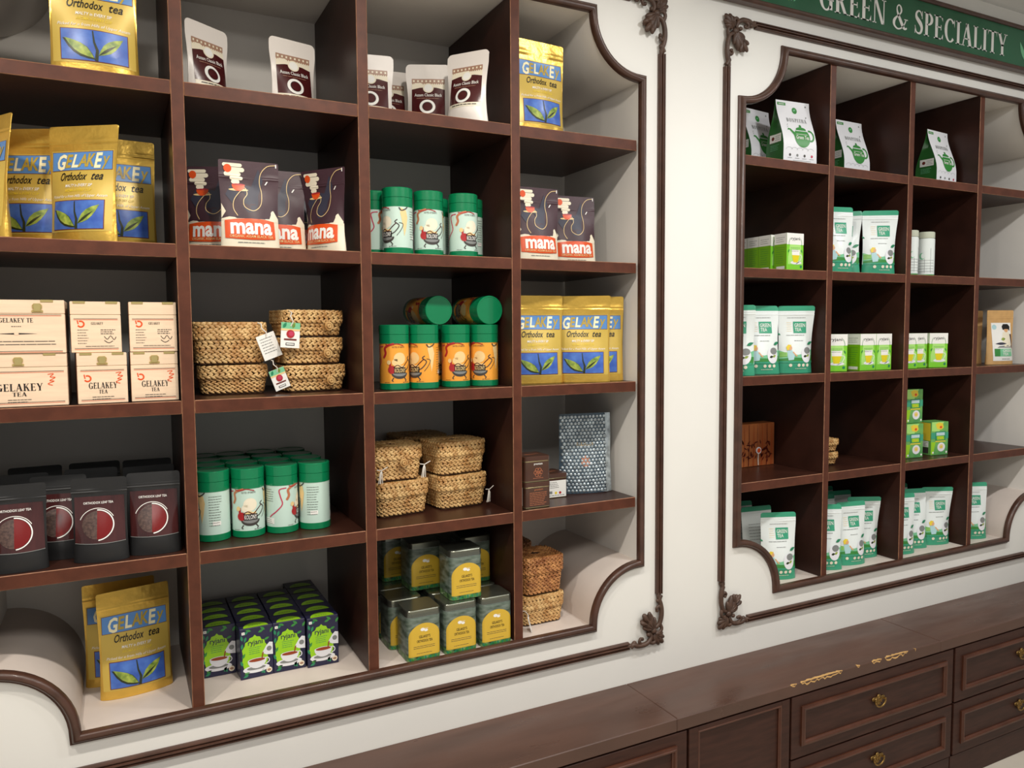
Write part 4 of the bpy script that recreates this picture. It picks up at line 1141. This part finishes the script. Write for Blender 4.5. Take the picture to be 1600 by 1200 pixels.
QP = [green_pouch(2, True, .0, .004), green_pouch(7, True, .01, .012, .10), green_pouch(12, True, -.008, -.010), green_pouch(4, False, .008)]
# ---- light green cartons
def green_carton(kind='front'):
    r = proto('green_tea_carton', 'carton'); w, h, d = .080, .127, .056
    bm = bmesh.new(); box_bm(bm, -w/2, w/2, -d/2, d/2, .0, h, .0008); bm_obj('carton', bm, CARTG, r)
    a = Art(flat_front(-d/2), None, .0002, .0003); W = w/2
    a.poly(rect(-W, .088, W, h), PAPER, 1)
    a.poly([(-.026, .088), (.026, .088), (.030, .060), (.036, .046), (.036, .02), (-.034, .02), (-.034, .046), (-.030, .060)], CARTG2, 1)
    a.text('ryjani', 0, .104, .0105, BLACK, 3, width=.042, bold=.006); a.lines(-.022, .024, .076, 3, .0055, GPRINT, 2, .0013)
    for s in (-1, 1):
        a.polys(stripe(curve_pts([(s*.024, .110), (s*.030, .096), (s*.030, .086)], 4), .0016), GPRINT, 3); a.poly(leafp(s*.034, .060, 90+s*30, .014, .006), GPRINT, 2)
    a.poly(arc(.004, .026, .026, .006), CHINA, 2); a.polys(stripe(curve_pts([(.020, .054), (.030, .050), (.022, .032), (.004, .022)], 4), .0022), CHINA, 2)
    a.poly([(-.015, .052), (.020, .052), (.012, .027), (-.009, .027)], TYEL, 3); a.poly([(-.017, .070), (.022, .070), (.020, .052), (-.015, .052)], PAPER, 2)
    a.poly(arc(.028, .013, .005, .005), TEAL, 2); a.build(r)
    b = Art(flat_left(-w/2, 0), None, .0002, .0003); D = d/2
    b.poly(rect(-D, .090, D, h), PAPER, 1); b.poly(rect(-D, 0, D, .090), CARTD, 1)
    b.lines(-.020, .020, .112, 3, .007, GREY, 2, .0014); b.lines(-.020, .021, .078, 8, .0075, GPRINT, 2, .0013, 3); b.poly(rect(-.018, .004, .020, .014), PAPER, 2)
    b.build(r, 'side_print'); return r
GC = green_carton()
# ---- slim white bottle tubes
def bottle():
    r = proto('white_tea_canister', 'canister'); R_ = .030
    lathe('body', [(R_-.002, 0), (R_, .002), (R_, .006), (R_, .134), (R_-.002, .136)], [BOTT, GPRINT], r, 28, 30, [1, 1, 0, 0, 0])
    lathe('cap', [(R_-.001, .137), (R_-.0005, .138), (R_-.0005, .158), (R_-.003, .160)], BCAP, r, 28, 30)
    a = Art(cyl_surf(R_, -.4), .008, .0002, .0003)
    a.poly(arc(-.012, .072, .010, .012), PGREEN2, 1); a.poly(arc(-.009, .073, .007, .010), BOTT, 2)
    for k in range(5): a.polys([rect(-.03, .016+.010*k, .03, .0172+.010*k)], GREY, 1)
    a.polys([rect(-.004, .012, -.003, .062), rect(.016, .012, .017, .1)], GREY, 1); a.build(r, 'printed_wrap'); return r
BO = bottle()
# ---- kraft pouch
def kraft_pouch(detail):
    r = proto('kraft_tea_pouch', 'pouch'); p = Pouch(.130, .215, .055, 21, .001, .03, 0., .84, .85, .004)
    p.body('body', [KRAFT], r)
    if detail:
        a = Art(p.surf)
        a.poly([(-.046, .014), (.050, .014), (.050, .165), (-.046, .165)], PAPER, 1)
        a.poly([(.004, .150), (.012, .160), (.034, .160), (.044, .150), (.042, .132), (.034, .140), (.018, .140), (.008, .136)], BLACK, 3); a.poly(arc(.024, .138, .011, .011), SKIN, 2)
        a.poly([(.006, .128), (.036, .128), (.046, .10), (.046, .07), (.0, .07), (-.006, .10)], PCREAM, 2); a.poly([(.040, .12), (.049, .12), (.049, .064), (.044, .064)], PLUM, 3)
        a.poly(arc(-.032, .148, .011, .010), PBLUE2, 2); a.poly(leafp(-.010, .098, 10, .022, .012), LEAF, 3); a.poly(leafp(-.036, .082, 0, .05, .010), NAVYS, 3); a.poly([(-.03, .066), (.04, .066), (.046, .078), (-.022, .072)], GREY, 2)
        a.poly(rect(-.040, .032, .042, .062), PGREEN2, 2); a.poly(rect(-.040, .032, -.020, .062), GPRINT, 3); a.text('GREEN', .012, .049, .010, WHITE, 4, width=.044, bold=.006); a.text('TEA', .004, .036, .010, WHITE, 4, width=.028, bold=.006)
        a.lines(-.01, .03, .020, 1, .004, GREY, 2, .003); a.build(r)
    return r
KP, KPB = kraft_pouch(True), kraft_pouch(False)
# ---- two-leaf bamboo print box
def bamboo_box():
    r = proto('wooden_gift_box', 'box'); w, h, d = .158, .150, .05
    box('body', -w/2, w/2, -d/2+.008, d/2, 0, h, BAMB, r, .001)
    for s in (-1, 1):
        o = empty('door'); o.parent = r
        x0, x1 = sorted((s*.0008, s*w/2)); box('door_leaf', x0, x1, -d/2, -d/2+.0075, .0, h, BAMB, o, .001)
        a = Art(flat_front(-d/2), None, .0002, .0003); rnd = random.Random(6+s)
        for k in range(3):
            x = s*(.020+.022*k); a.polys(stripe([(x, .002), (x+.003, h*.55), (x+.001, h-.004)], [.004, .003, .0012]), BAMD if k == 1 else TEA, 1)
        for k in range(26): a.poly(leafp(s*rnd.uniform(.012, .068), rnd.uniform(.022, .085), rnd.uniform(0, 360), .018, .005), BAMD, 2)
        a.build(o, 'printed_bamboo')
    lathe('seal', [(.0, 0), (.012, 0), (.012, .002), (.0, .0024)], [CHINA], r, 20).rotation_euler = (R(90), 0, 0)
    q = r.children[-1]; q.location = (.004, -d/2-.0002, .055)
    a = Art(flat_front(-d/2-.0030, .004, .055), None, .0002, .0003); a.poly(arc(0, 0, .008, .008), ORANGE, 1); a.build(r, 'printed_seal')
    tube('string', [(.002, -d/2-.002, .046), (.001, -d/2-.0022, .024), (.003, -d/2-.0015, .003)], .0014, STRING, r); return r
BB = bamboo_box()
# ---- green and yellow picture carton
def lemon_carton():
    r = proto('lemon_tea_carton', 'carton'); w, h, d = .084, .126, .062
    bm = bmesh.new(); box_bm(bm, -w/2, w/2, -d/2, d/2, 0, h, .0008); bm_obj('carton', bm, GYB, r)
    a = Art(flat_front(-d/2), None, .0002, .0003)
    a.poly([(-.040, .126), (.02, .126), (-.004, .088), (-.040, .092)], CARTG2, 1); a.poly([(-.022, .118), (-.006, .124), (.014, .120), (.018, .104), (.006, .096), (-.014, .1)], YEL, 2); a.poly(arc(.004, .106, .006, .005), ORANGE, 3)
    a.poly(rect(-.042, .062, .042, .086), PGREEN, 1); a.poly(rect(-.022, .056, .028, .090), TEAL, 2); a.poly(rect(-.018, .074, .024, .086), PBLUE2, 3); a.poly([(-.016, .072), (.02, .072), (.022, .058), (-.014, .058)], LIME, 3); a.text('Green', .002, .076, .008, PAPER, 5, width=.034); a.text('TEA', .002, .060, .009, YEL, 5, width=.026, bold=.01)
    a.poly([(-.022, .050), (.030, .050), (.026, .054), (-.02, .054)], YEL, 2); a.poly([(-.042, .050), (-.02, .050), (-.03, .004), (-.042, .004)], LIME, 1)
    a.poly(arc(.008, .030, .019, .017), CHINA, 2); a.poly(arc(.008, .032, .010, .009), SAND, 3); a.poly(arc(.008, .031, .005, .004), YEL, 4); a.poly(arc(-.032, .010, .004, .004), PAPER, 2); a.poly(arc(.034, .010, .004, .004), PAPER, 2)
    a.build(r)
    b = Art(flat_left(-w/2, 0), None, .0002, .0003); b.poly(rect(-.028, .055, .028, .122), YEL, 1); b.poly(rect(-.024, .030, .020, .052), PAPER, 1); b.lines(-.02, .018, .046, 3, .006, DGREY, 2, .0015); b.poly(rect(-.024, .006, .020, .028), DGREY, 1); b.build(r, 'side_print'); return r
LC = lemon_carton()

ORD = ('first', 'second', 'third', 'fourth', 'fifth', 'sixth', 'seventh', 'eighth')
# ================================================================== WHAT STANDS ON THE SHELVES (large recess)
z1, z2, z3, z4, z5 = (ST[k] for k in (1, 2, 3, 4, 5))
G = 'gold foil pouches'
put(GP[0], -.150, .062, z1, 0, 'gold foil tea pouch alone in the topmost first compartment, cut by the picture edge', group=G, s=1.06)
put(GP[0], .905, .062, z1, 4, 'gold foil tea pouch alone on the top shelf beside the curved white corner', group=G)
put(GP[1], -.350, .075, z2, -62, 'gold foil pouch cut off by the picture edge on the second shelf', group=G)
put(GP[2], -.290, .158, z2, -22, 'gold foil pouch behind the foremost one on the second shelf, first letters hidden', group=G)
put(GP[1], -.184, .060, z2, -38, 'foremost gold foil pouch on the second shelf, its whole blue name banner showing', group=G)
put(GP[0], -.118, .165, z2, 4, 'gold foil pouch standing shorter and darker beside the divider on the second shelf', group=G)
put(GP[0], .905, .086, z3, -10, 'gold foil pouch against the divider, beside the orange tins, on the third shelf', group=G)
put(GP[2], 1.044, .066, z3, -28, 'middle one of three gold foil pouches by the white side wall on the third shelf', group=G)
put(GP[0], 1.108, .092, z3, -28, 'gold foil pouch half hidden behind its neighbour by the white side wall', group=G)
put(GP[1], -.119, .160, z5, 9, 'front gold foil pouch of two on the bottom shelf beside the navy cartons', group=G)
put(GP[0], -.150, .245, z5, 6, 'gold foil pouch leaning behind another on the bottom shelf', group=G)

A_ = 'white and brown pouches on the top shelf'
put(AP[0], .080, .175, z1, 34, 'white pouch with brown panel next to the divider beside the large gold pouch', group=A_)
put(AP[0], .278, .185, z1, 14, 'white pouch with brown panel standing by itself in front of the bright back panel', group=A_)
put(AP[0], .478, .195, z1, -12, 'white and brown pouch partly hidden by the divider, first of a row of four', group=A_)
put(AP[1], .556, .285, z1, -6, 'white and brown pouch set back between two others in the row of four', group=A_)
put(AP[0], .640, .200, z1, -24, 'white and brown pouch facing straight out, third of the row of four', group=A_)
put(AP[1], .692, .062, z1, -52, 'white and brown pouch at the shelf front, tallest looking and turned sideways', group=A_)

M_ = 'plum and orange pouches'
put(MP[0], .079, .130, z2, -24, 'plum and orange pouch touching the divider beside the gold pouches', group=M_, s=.98)
put(MP[0], .148, .058, z2, 0, 'plum and orange pouch at the front with its whole orange name band showing', group=M_)
put(MP[1], .222, .125, z2, -4, 'plum and orange pouch behind the front one, first letter of its name covered', group=M_)
put(MP[2], .325, .075, z2, -62, 'plum and orange pouch turned almost edge on beside the green tins compartment', group=M_)
put(MP[0], .300, .200, z2, -10, 'plum pouch deep behind the edge-on pouch, only a dark sliver showing', group=M_)
put(MP[0], .898, .064, z2, 0, 'plum and orange pouch at the front of the compartment by the white side wall', group=M_)
put(MP[1], .975, .185, z2, 0, 'plum and orange pouch mostly hidden between two others by the white side wall', group=M_)
put(MP[1], 1.058, .130, z2, -10, 'plum and orange pouch set back against the white side wall', group=M_)

T_ = 'green lidded round tins on the second shelf'
tg = lambda k: TINS[('g', k)]
to = lambda k: TINS[('o', k)]
put(tg('handr'), .500, .062, z2, 0, 'pale mint round tin with green lid, nearest and tallest of the loose group', group=T_)
put(tg('front'), .586, .074, z2, -16, 'pale mint round tin with green lid in the middle, name box facing out', group=T_)
put(tg('left'), .682, .072, z2, -18, 'pale mint round tin with green lid standing a gap away by the divider', group=T_)
put(tg('vine'), .462, .132, z2, -10, 'pale mint round tin with green lid peeping out behind the nearest tin', group=T_)
put(tg('handr'), .640, .170, z2, 0, 'pale mint round tin with green lid set back in the gap between two tins', group=T_)
put(tg('text'), .728, .140, z2, 0, 'pale mint round tin hidden behind the tin by the divider', group=T_)

X_ = 'pale wooden tea boxes'
put(WB['bigfront'], -.308, .075, z3, 0, 'wide pale wooden box with large black lettering under the other wide one', group=X_)
put(WB['bigback'], -.308, .072, z3+.1062, 0, 'wide pale wooden box lying on top of the other wide one', group=X_)
put(WB['front'], -.164, .054, z3, 4, 'small pale wooden box with brass clasp, lower, next to the wide boxes', group=X_)
put(WB['back'], -.170, .060, z3+.1056, 1, 'small pale wooden box with printed notes, upper, next to the wide boxes', group=X_)
put(WB['front'], -.063, .064, z3, 1, 'small pale wooden box with brass clasp, lower, against the divider', group=X_)
put(WB['back'], -.062, .062, z3+.1056, 0, 'small pale wooden box with printed notes, upper, against the divider', group=X_)

B_ = 'woven baskets'
put(BK['low'], .112, .175, z3, -2, 'lower woven basket of the two-high pile on the third shelf', group=B_)
put(BK['high'], .104, .172, z3+.071, 2, 'tall woven basket on top of the two-high pile on the third shelf', group=B_)
put(BK['lowb'], .294, .160, z3, 8, 'bottom woven basket of the three-high pile on the third shelf', group=B_)
put(BK['lowb'], .290, .162, z3+.067, 6, 'middle woven basket of the three-high pile on the third shelf', group=B_)
put(BK['lowb'], .290, .160, z3+.134, 10, 'top woven basket of the three-high pile on the third shelf', group=B_)
TT = 'paper tags on basket strings'
put(TG['back'], .172, .092, z3+.158, 24, 'plain side of a white paper tag hanging from the tall basket', group=TT, s=1.5).rotation_euler = (0, R(-20), R(8))
put(TG['print'], .238, .078, z3+.186, -6, 'white paper tag with red fruit picture hanging on the three-high pile', group=TT, s=1.5).rotation_euler = (0, R(4), R(6))
put(TG['print'], .196, .088, z3+.072, 8, 'small tilted paper tag near the shelf between the two basket piles', group=TT, s=1.25).rotation_euler = (0, R(-20), R(8))

O_ = 'orange round tins'
put(to('front'), .492, .082, z3, -6, 'orange tin with green lid next to the basket compartment, name box facing out', group=O_)
put(to('handr'), .570, .078, z3, -10, 'second orange tin in the standing row, turned to its cream hand picture', group=O_)
put(to('front'), .664, .090, z3, -14, 'third orange tin in the standing row, name box facing out', group=O_)
put(to('right'), .744, .084, z3, -14, 'orange tin at the end of the standing row touching the divider', group=O_)
put(to('front'), .616, .165, z3, 20, 'orange tin set back in the gap of the standing row', group=O_)
put(to('front'), .720, .172, z3, 20, 'orange tin hidden behind the end of the standing row', group=O_)
put(to('handr'), .742, .052, z3+TH+.0382, 2, 'orange tin lying on its side, bright green lid facing out', group=O_, rx=0).rotation_euler = (R(90), R(40), R(2))
ALL_THINGS[-1].location.y = .215
put(to('handr'), .614, .255, z3+TH+.0382, 2, 'orange tin lying on its side in the shade, dark green lid', group=O_).rotation_euler = (R(90), R(10), R(2))

K_ = 'black window pouches on the fourth shelf'
put(BP[0], -.326, .034, z4, 0, 'black window pouch at the picture edge, tea picture showing, fourth shelf', group=K_)
put(BP[1], -.256, .098, z4, -6, 'black window pouch standing back between two front ones, half covered', group=K_)
put(BP[0], -.177, .036, z4, -8, 'black window pouch foremost in the row, pale outline on its window', group=K_)
put(BP[1], -.073, .044, z4, -6, 'black window pouch against the divider beside the green tins', group=K_)
for k, (x, y, rz) in enumerate(((-.330, .165, 0), (-.195, .175, -4), (-.078, .150, 2), (-.310, .265, 3), (-.190, .270, 0), (-.078, .255, -2))):
    put(BP[2], x, y, z4, rz, 'plain dark pouch, %s row behind the black window pouches, %s from the edge' % (ORD[k//3], ORD[k % 3]), group='dark pouches at the back of the fourth shelf')

N_ = 'green lidded round tins on the fourth shelf'
for k, (x, nm, lb) in enumerate(((.0535, 'text', 'front mint tin against the divider, covered in small print, fourth shelf'), (.1320, 'front', 'front mint tin showing the name box picture, fourth shelf'), (.2105, 'vine', 'front mint tin with a long pink ribbon line, fourth shelf'), (.2885, 'text', 'front mint tin at the open end of the row, cream hand picture, fourth shelf'))):
    put(tg(nm), x, .108, z4, (-20, -10, 0, -40)[k], lb, group=N_)
    for j in range(1, 4):
        put(TINB, x-(.004*j if k else 0)+.002*((j*k) % 2), .108+.0785*j, z4, 0, 'green tin lid in shade, %s row, %s column from the black pouches' % (ORD[j], ORD[k]), group='green lidded tins packed at the back of the fourth shelf')

put(BK['mid'], .512, .160, z4, 8, 'lower light woven basket of the pile by the divider on the fourth shelf', group=B_)
put(BK['midb'], .502, .158, z4+.093, 2, 'upper woven basket with a looped button on the fourth shelf', group=B_)
put(BK['mid'], .688, .172, z4, 7, 'lower woven basket of the pile with white strings on the fourth shelf', group=B_)
put(BK['mid'], .684, .170, z4+.093, 9, 'upper woven basket of the pile with white strings, dark top showing', group=B_)
put(BK['mid'], .640, .325, z4, 4, 'lower woven basket hidden at the back of the fourth shelf', group=B_)
put(BK['mid'], .636, .325, z4+.093, 0, 'dark topped woven basket showing behind the upper ones on the fourth shelf', group=B_)
put(BOW, .762, .100, z4+.046, 20, 'white string tie dangling beside the lower basket on the fourth shelf')
put(BOW, .573, .094, z4+.132, 0, 'white string tie between the two upper baskets on the fourth shelf')
put(BOW, .456, .092, z4+.126, 0, 'white string hanging over the basket with the looped button')

C_ = 'chocolate brown tins'
put(CTN['back'], .869, .054, z4, 0, 'chocolate brown square tin with rows of copper print, lower of the pile', group=C_)
put(CTN['front'], .869, .056, z4+.0705, 0, 'chocolate brown square tin with copper emblem, upper of the pile', group=C_)
put(CTN['white'], .975, .140, z4, 0, 'chocolate brown tin with white label peeping out before the bubble wrap', group=C_)
put(CTN['back'], .905, .285, z4, 0, 'dark square tin at the back by the divider, lower', group=C_)
put(CTN['back'], .905, .285, z4+.0705, 0, 'dark square tin at the back by the divider, upper, black in shade', group=C_)
put(BUB, 1.088, .130, z4, -14, 'grey blue packet wrapped in shiny bubble wrap leaning by the white side wall')

# bottom shelf
Y_ = 'navy and lime cartons in front'
for k, (x, y, lb) in enumerate(((.0605, .153, 'navy carton with lime panel set back against the divider'), (.1395, .102, 'navy carton with lime panel, nearest corner of the block'), (.2185, .104, 'navy carton with lime panel, third of the front row'), (.2985, .094, 'navy carton with lime panel at the open end of the front row'))):
    put(NC, x, y+.026, z5, (0, 3, 0, 0)[k], lb, group=Y_)
    for j in range(1, 6):
        yy = y+.026+.0515*j
        if yy < .385: put(NCB, x+.001*((j*3+k) % 3), yy+(.002 if k == 1 else 0), z5, 0, 'navy carton showing its lime lid, %s row, %s column from the divider' % (ORD[j], ORD[k]), group='navy cartons behind the front row')
U_ = 'mustard labelled square tins'
for k, (x, lb) in enumerate(((.534, 'front square tin with mustard label, first from the navy cartons'), (.636, 'front square tin with mustard label in the middle, under the upper tin'), (.738, 'front square tin with mustard label touching the divider'))):
    put(MT, x, .050, z5, 0, lb, group=U_)
    for j in range(1, 4):
        put(MT, x-(.016 if k == 0 else .002), .050+.0945*j, z5, 0, 'lower square mustard tin, %s row, %s column from the navy cartons' % (ORD[j], ORD[k]), group='square tins behind the front row')
put(MT, .660, .068, z5+.1315, 0, 'square tin with mustard label standing on top of the front middle tin', group=U_)
put(MT, .594, .190, z5+.1315, 0, 'upper square mustard tin set back, half hidden, next to the foremost upper tin', group=U_)
put(MT, .738, .178, z5+.1315, 0, 'upper square mustard tin by the divider, behind the foremost upper tin', group=U_)
put(MT, .552, .300, z5+.1315, 0, 'upper square mustard tin farthest back in the shade', group=U_)
put(BK['mid'], .918, .128, z5, 0, 'light woven basket at the bottom by the curved corner', group=B_, s=.93)
put(BK['tall'], .919, .126, z5+.087, 2, 'reddish brown woven basket stacked by the curved corner', group=B_)
put(BK['mid'], .905, .290, z5, 0, 'woven basket at the back by the curved corner, lower', group=B_, s=.93)
put(BK['tall'], .905, .290, z5+.087, 0, 'woven basket at the back by the curved corner, only its dark top showing', group=B_)
put(TG['back'], .852, .052, z5+.052, 60, 'white paper tag leaning at the foot of the baskets on the bottom shelf', group=TT).rotation_euler = (R(-14), 0, R(62))

# ================================================================== RECESS UNDER THE SIGN
V_ = 'white teapot bags'
put(TB, 1.846, .068, z1, -4, 'large white bag with green teapot at the front of the first compartment', group=V_)
put(TB, 1.806, .190, z1, 8, 'white bag with green side panel behind the front teapot bag', group=V_)
put(TB, 1.750, .305, z1, 10, 'white bag deepest in the first compartment, mostly in shade', group=V_)
put(TB, 2.215, .155, z1, 2, 'white bag with green teapot alone in the middle compartment', group=V_)
put(TB, 2.634, .105, z1, 6, 'white bag with green teapot beside the last divider', group=V_)
put(TB, 2.560, .235, z1, 4, 'white bag peeping out behind the one by the last divider', group=V_)
H_ = 'light green cartons'
put(GC, 1.826, .052, z2, 0, 'light green and white carton at the front of its row, cup picture showing', group=H_, s=.93)
for k in range(4): put(GC, 1.818+.001*k, .112+.0535*k, z2, 0, 'green carton showing its printed side, %s behind the front carton' % ORD[k], group='green cartons lined up behind the front one', s=.93)
Q_ = 'white and green stand-up pouches'
put(QP[0], 2.056, .060, z2, -16, 'white and green pouch against the divider in the upper middle compartment', group=Q_)
put(QP[3], 2.095, .215, z2, -16, 'white and green pouch in shade between the others, upper middle compartment', group=Q_)
put(QP[1], 2.158, .124, z2, -60, 'white and green pouch turned edge on, upper middle compartment', group=Q_)
put(QP[1], 2.214, .172, z2, -52, 'white and green pouch just behind the foremost, upper middle compartment', group=Q_)
put(QP[2], 2.266, .060, z2, -22, 'white and green pouch foremost and widest in the upper middle compartment', group=Q_)
D_ = 'slim white canisters'
put(BO, 2.420, .052, z2, 10, 'slim white canister touching the divider', group=D_)
put(BO, 2.500, .125, z2, 0, 'slim white canister set back between the two others', group=D_)
put(BO, 2.520, .058, z2, -30, 'slim white canister at the open end of the three', group=D_)
put(QP[0], 1.617, .070, z3, -48, 'white and green pouch at the recess edge, third shelf under the sign', group=Q_)
put(QP[1], 1.745, .085, z3, -24, 'white and green pouch in the middle, third shelf under the sign', group=Q_)
put(QP[2], 1.880, .072, z3, -18, 'white and green pouch by the divider, third shelf under the sign', group=Q_)
put(QP[3], 1.830, .180, z3, -18, 'white and green pouch behind the others, third shelf under the sign', group=Q_)
put(GC, 2.056, .070, z3, -22, 'light green carton against the divider, third shelf under the sign', group=H_)
put(GC, 2.190, .060, z3, 0, 'light green carton with its plain green side also showing, third shelf', group=H_)
put(GC, 2.272, .060, z3, 0, 'light green carton by the dark divider, end of its row, third shelf', group=H_)
put(GC, 2.412, .060, z3, -3, 'light green carton first of three after the divider', group=H_)
put(GC, 2.496, .082, z3, -4, 'light green carton middle of three', group=H_)
put(GC, 2.586, .064, z3, -14, 'light green carton last of three, brightest', group=H_)
put(KP, 3.015, .075, z3, -12, 'brown kraft pouch with white picture label by the pale side wall', group='kraft pouches')
put(KPB, 2.945, .165, z3, -24, 'brown kraft pouch in shade behind the labelled one', group='kraft pouches')
put(KPB, 2.880, .250, z3, -24, 'brown kraft pouch sliver beside the last divider', group='kraft pouches')
put(BB, 1.858, .235, z4, 0, 'reddish wooden box with bamboo print doors and a round seal')
put(BK['mini'], 2.078, .135, z4, 0, 'lower small woven basket half hidden by the divider', group=B_)
put(BK['mini'], 2.080, .135, z4+.047, 0, 'upper small woven basket half hidden by the divider', group=B_)
E_ = 'lemon and green cartons'
put(LC, 2.490, .088, z4, -6, 'green and yellow carton at the bottom, under another carton', group=E_)
put(LC, 2.490, .156, z4, 0, 'green and yellow carton hidden behind the two bottom ones', group=E_)
put(LC, 2.632, .085, z4, -8, 'green and yellow carton standing apart beside the piled ones', group=E_)
put(LC, 2.506, .104, z4+.1270, -4, 'green and yellow carton standing on top of another', group=E_)
F_ = 'white and green pouches on the bottom shelf'
FB = 'white and green pouches crowded at the back'
put(QP[0], 1.812, .066, z5, -24, 'white and green pouch alone at the front of the bottom corner by the curve', group=F_)
for k, (x, y) in enumerate(((1.812, .160), (1.806, .245), (1.806, .325))): put(QP[3], x, y, z5, -8, 'white and green pouch by the bottom curve, %s behind the front one' % ORD[k], group='white and green pouches behind in the bottom corner')
put(QP[1], 2.032, .066, z5, -34, 'narrow looking white and green pouch beside the first divider, bottom shelf', group=F_)
put(QP[0], 2.156, .062, z5, -14, 'widest white and green pouch in the crowded bottom middle compartment', group=F_)
put(QP[2], 2.268, .100, z5, -16, 'white and green pouch behind the widest one, by the second divider', group=F_)
for k, (x, y) in enumerate(((2.036, .152), (2.150, .182), (2.266, .205), (2.040, .235), (2.155, .265), (2.268, .290), (2.045, .315), (2.158, .345))):
    put(QP[3], x, y, z5, -10, 'white and green pouch in the crowded bottom compartment, %s row, %s along' % (ORD[1+k//3], ORD[k % 3]), group=FB)
put(QP[0], 2.426, .064, z5, -16, 'white and green pouch just past the second divider, bottom shelf', group=F_)
put(QP[1], 2.534, .096, z5, -28, 'tilted white and green pouch in the middle of the third bottom compartment', group=F_)
put(QP[2], 2.660, .085, z5, -16, 'white and green pouch by the last divider, bottom shelf', group=F_)
for k, (x, y) in enumerate(((2.440, .165), (2.568, .190), (2.450, .250), (2.575, .268))):
    put(QP[3], x, y, z5, -12, 'white and green pouch behind the tilted one, %s row, %s along' % (ORD[1+k//2], ORD[k % 2]), group='white and green pouches at the back of the third bottom compartment')
put(QP[0], 2.862, .070, z5, -26, 'white and green pouch alone beyond the last divider by the pale wall', group=F_)

# prototypes that were never placed are removed; bookkeeping marks go too
for o in list(bpy.data.objects):
    if o.parent is None and o.type == 'EMPTY' and o.location.y < -40:
        for ch in list(o.children_recursive): bpy.data.objects.remove(ch)
        bpy.data.objects.remove(o)
for o in bpy.data.objects:
    if 'first' in o: del o['first']
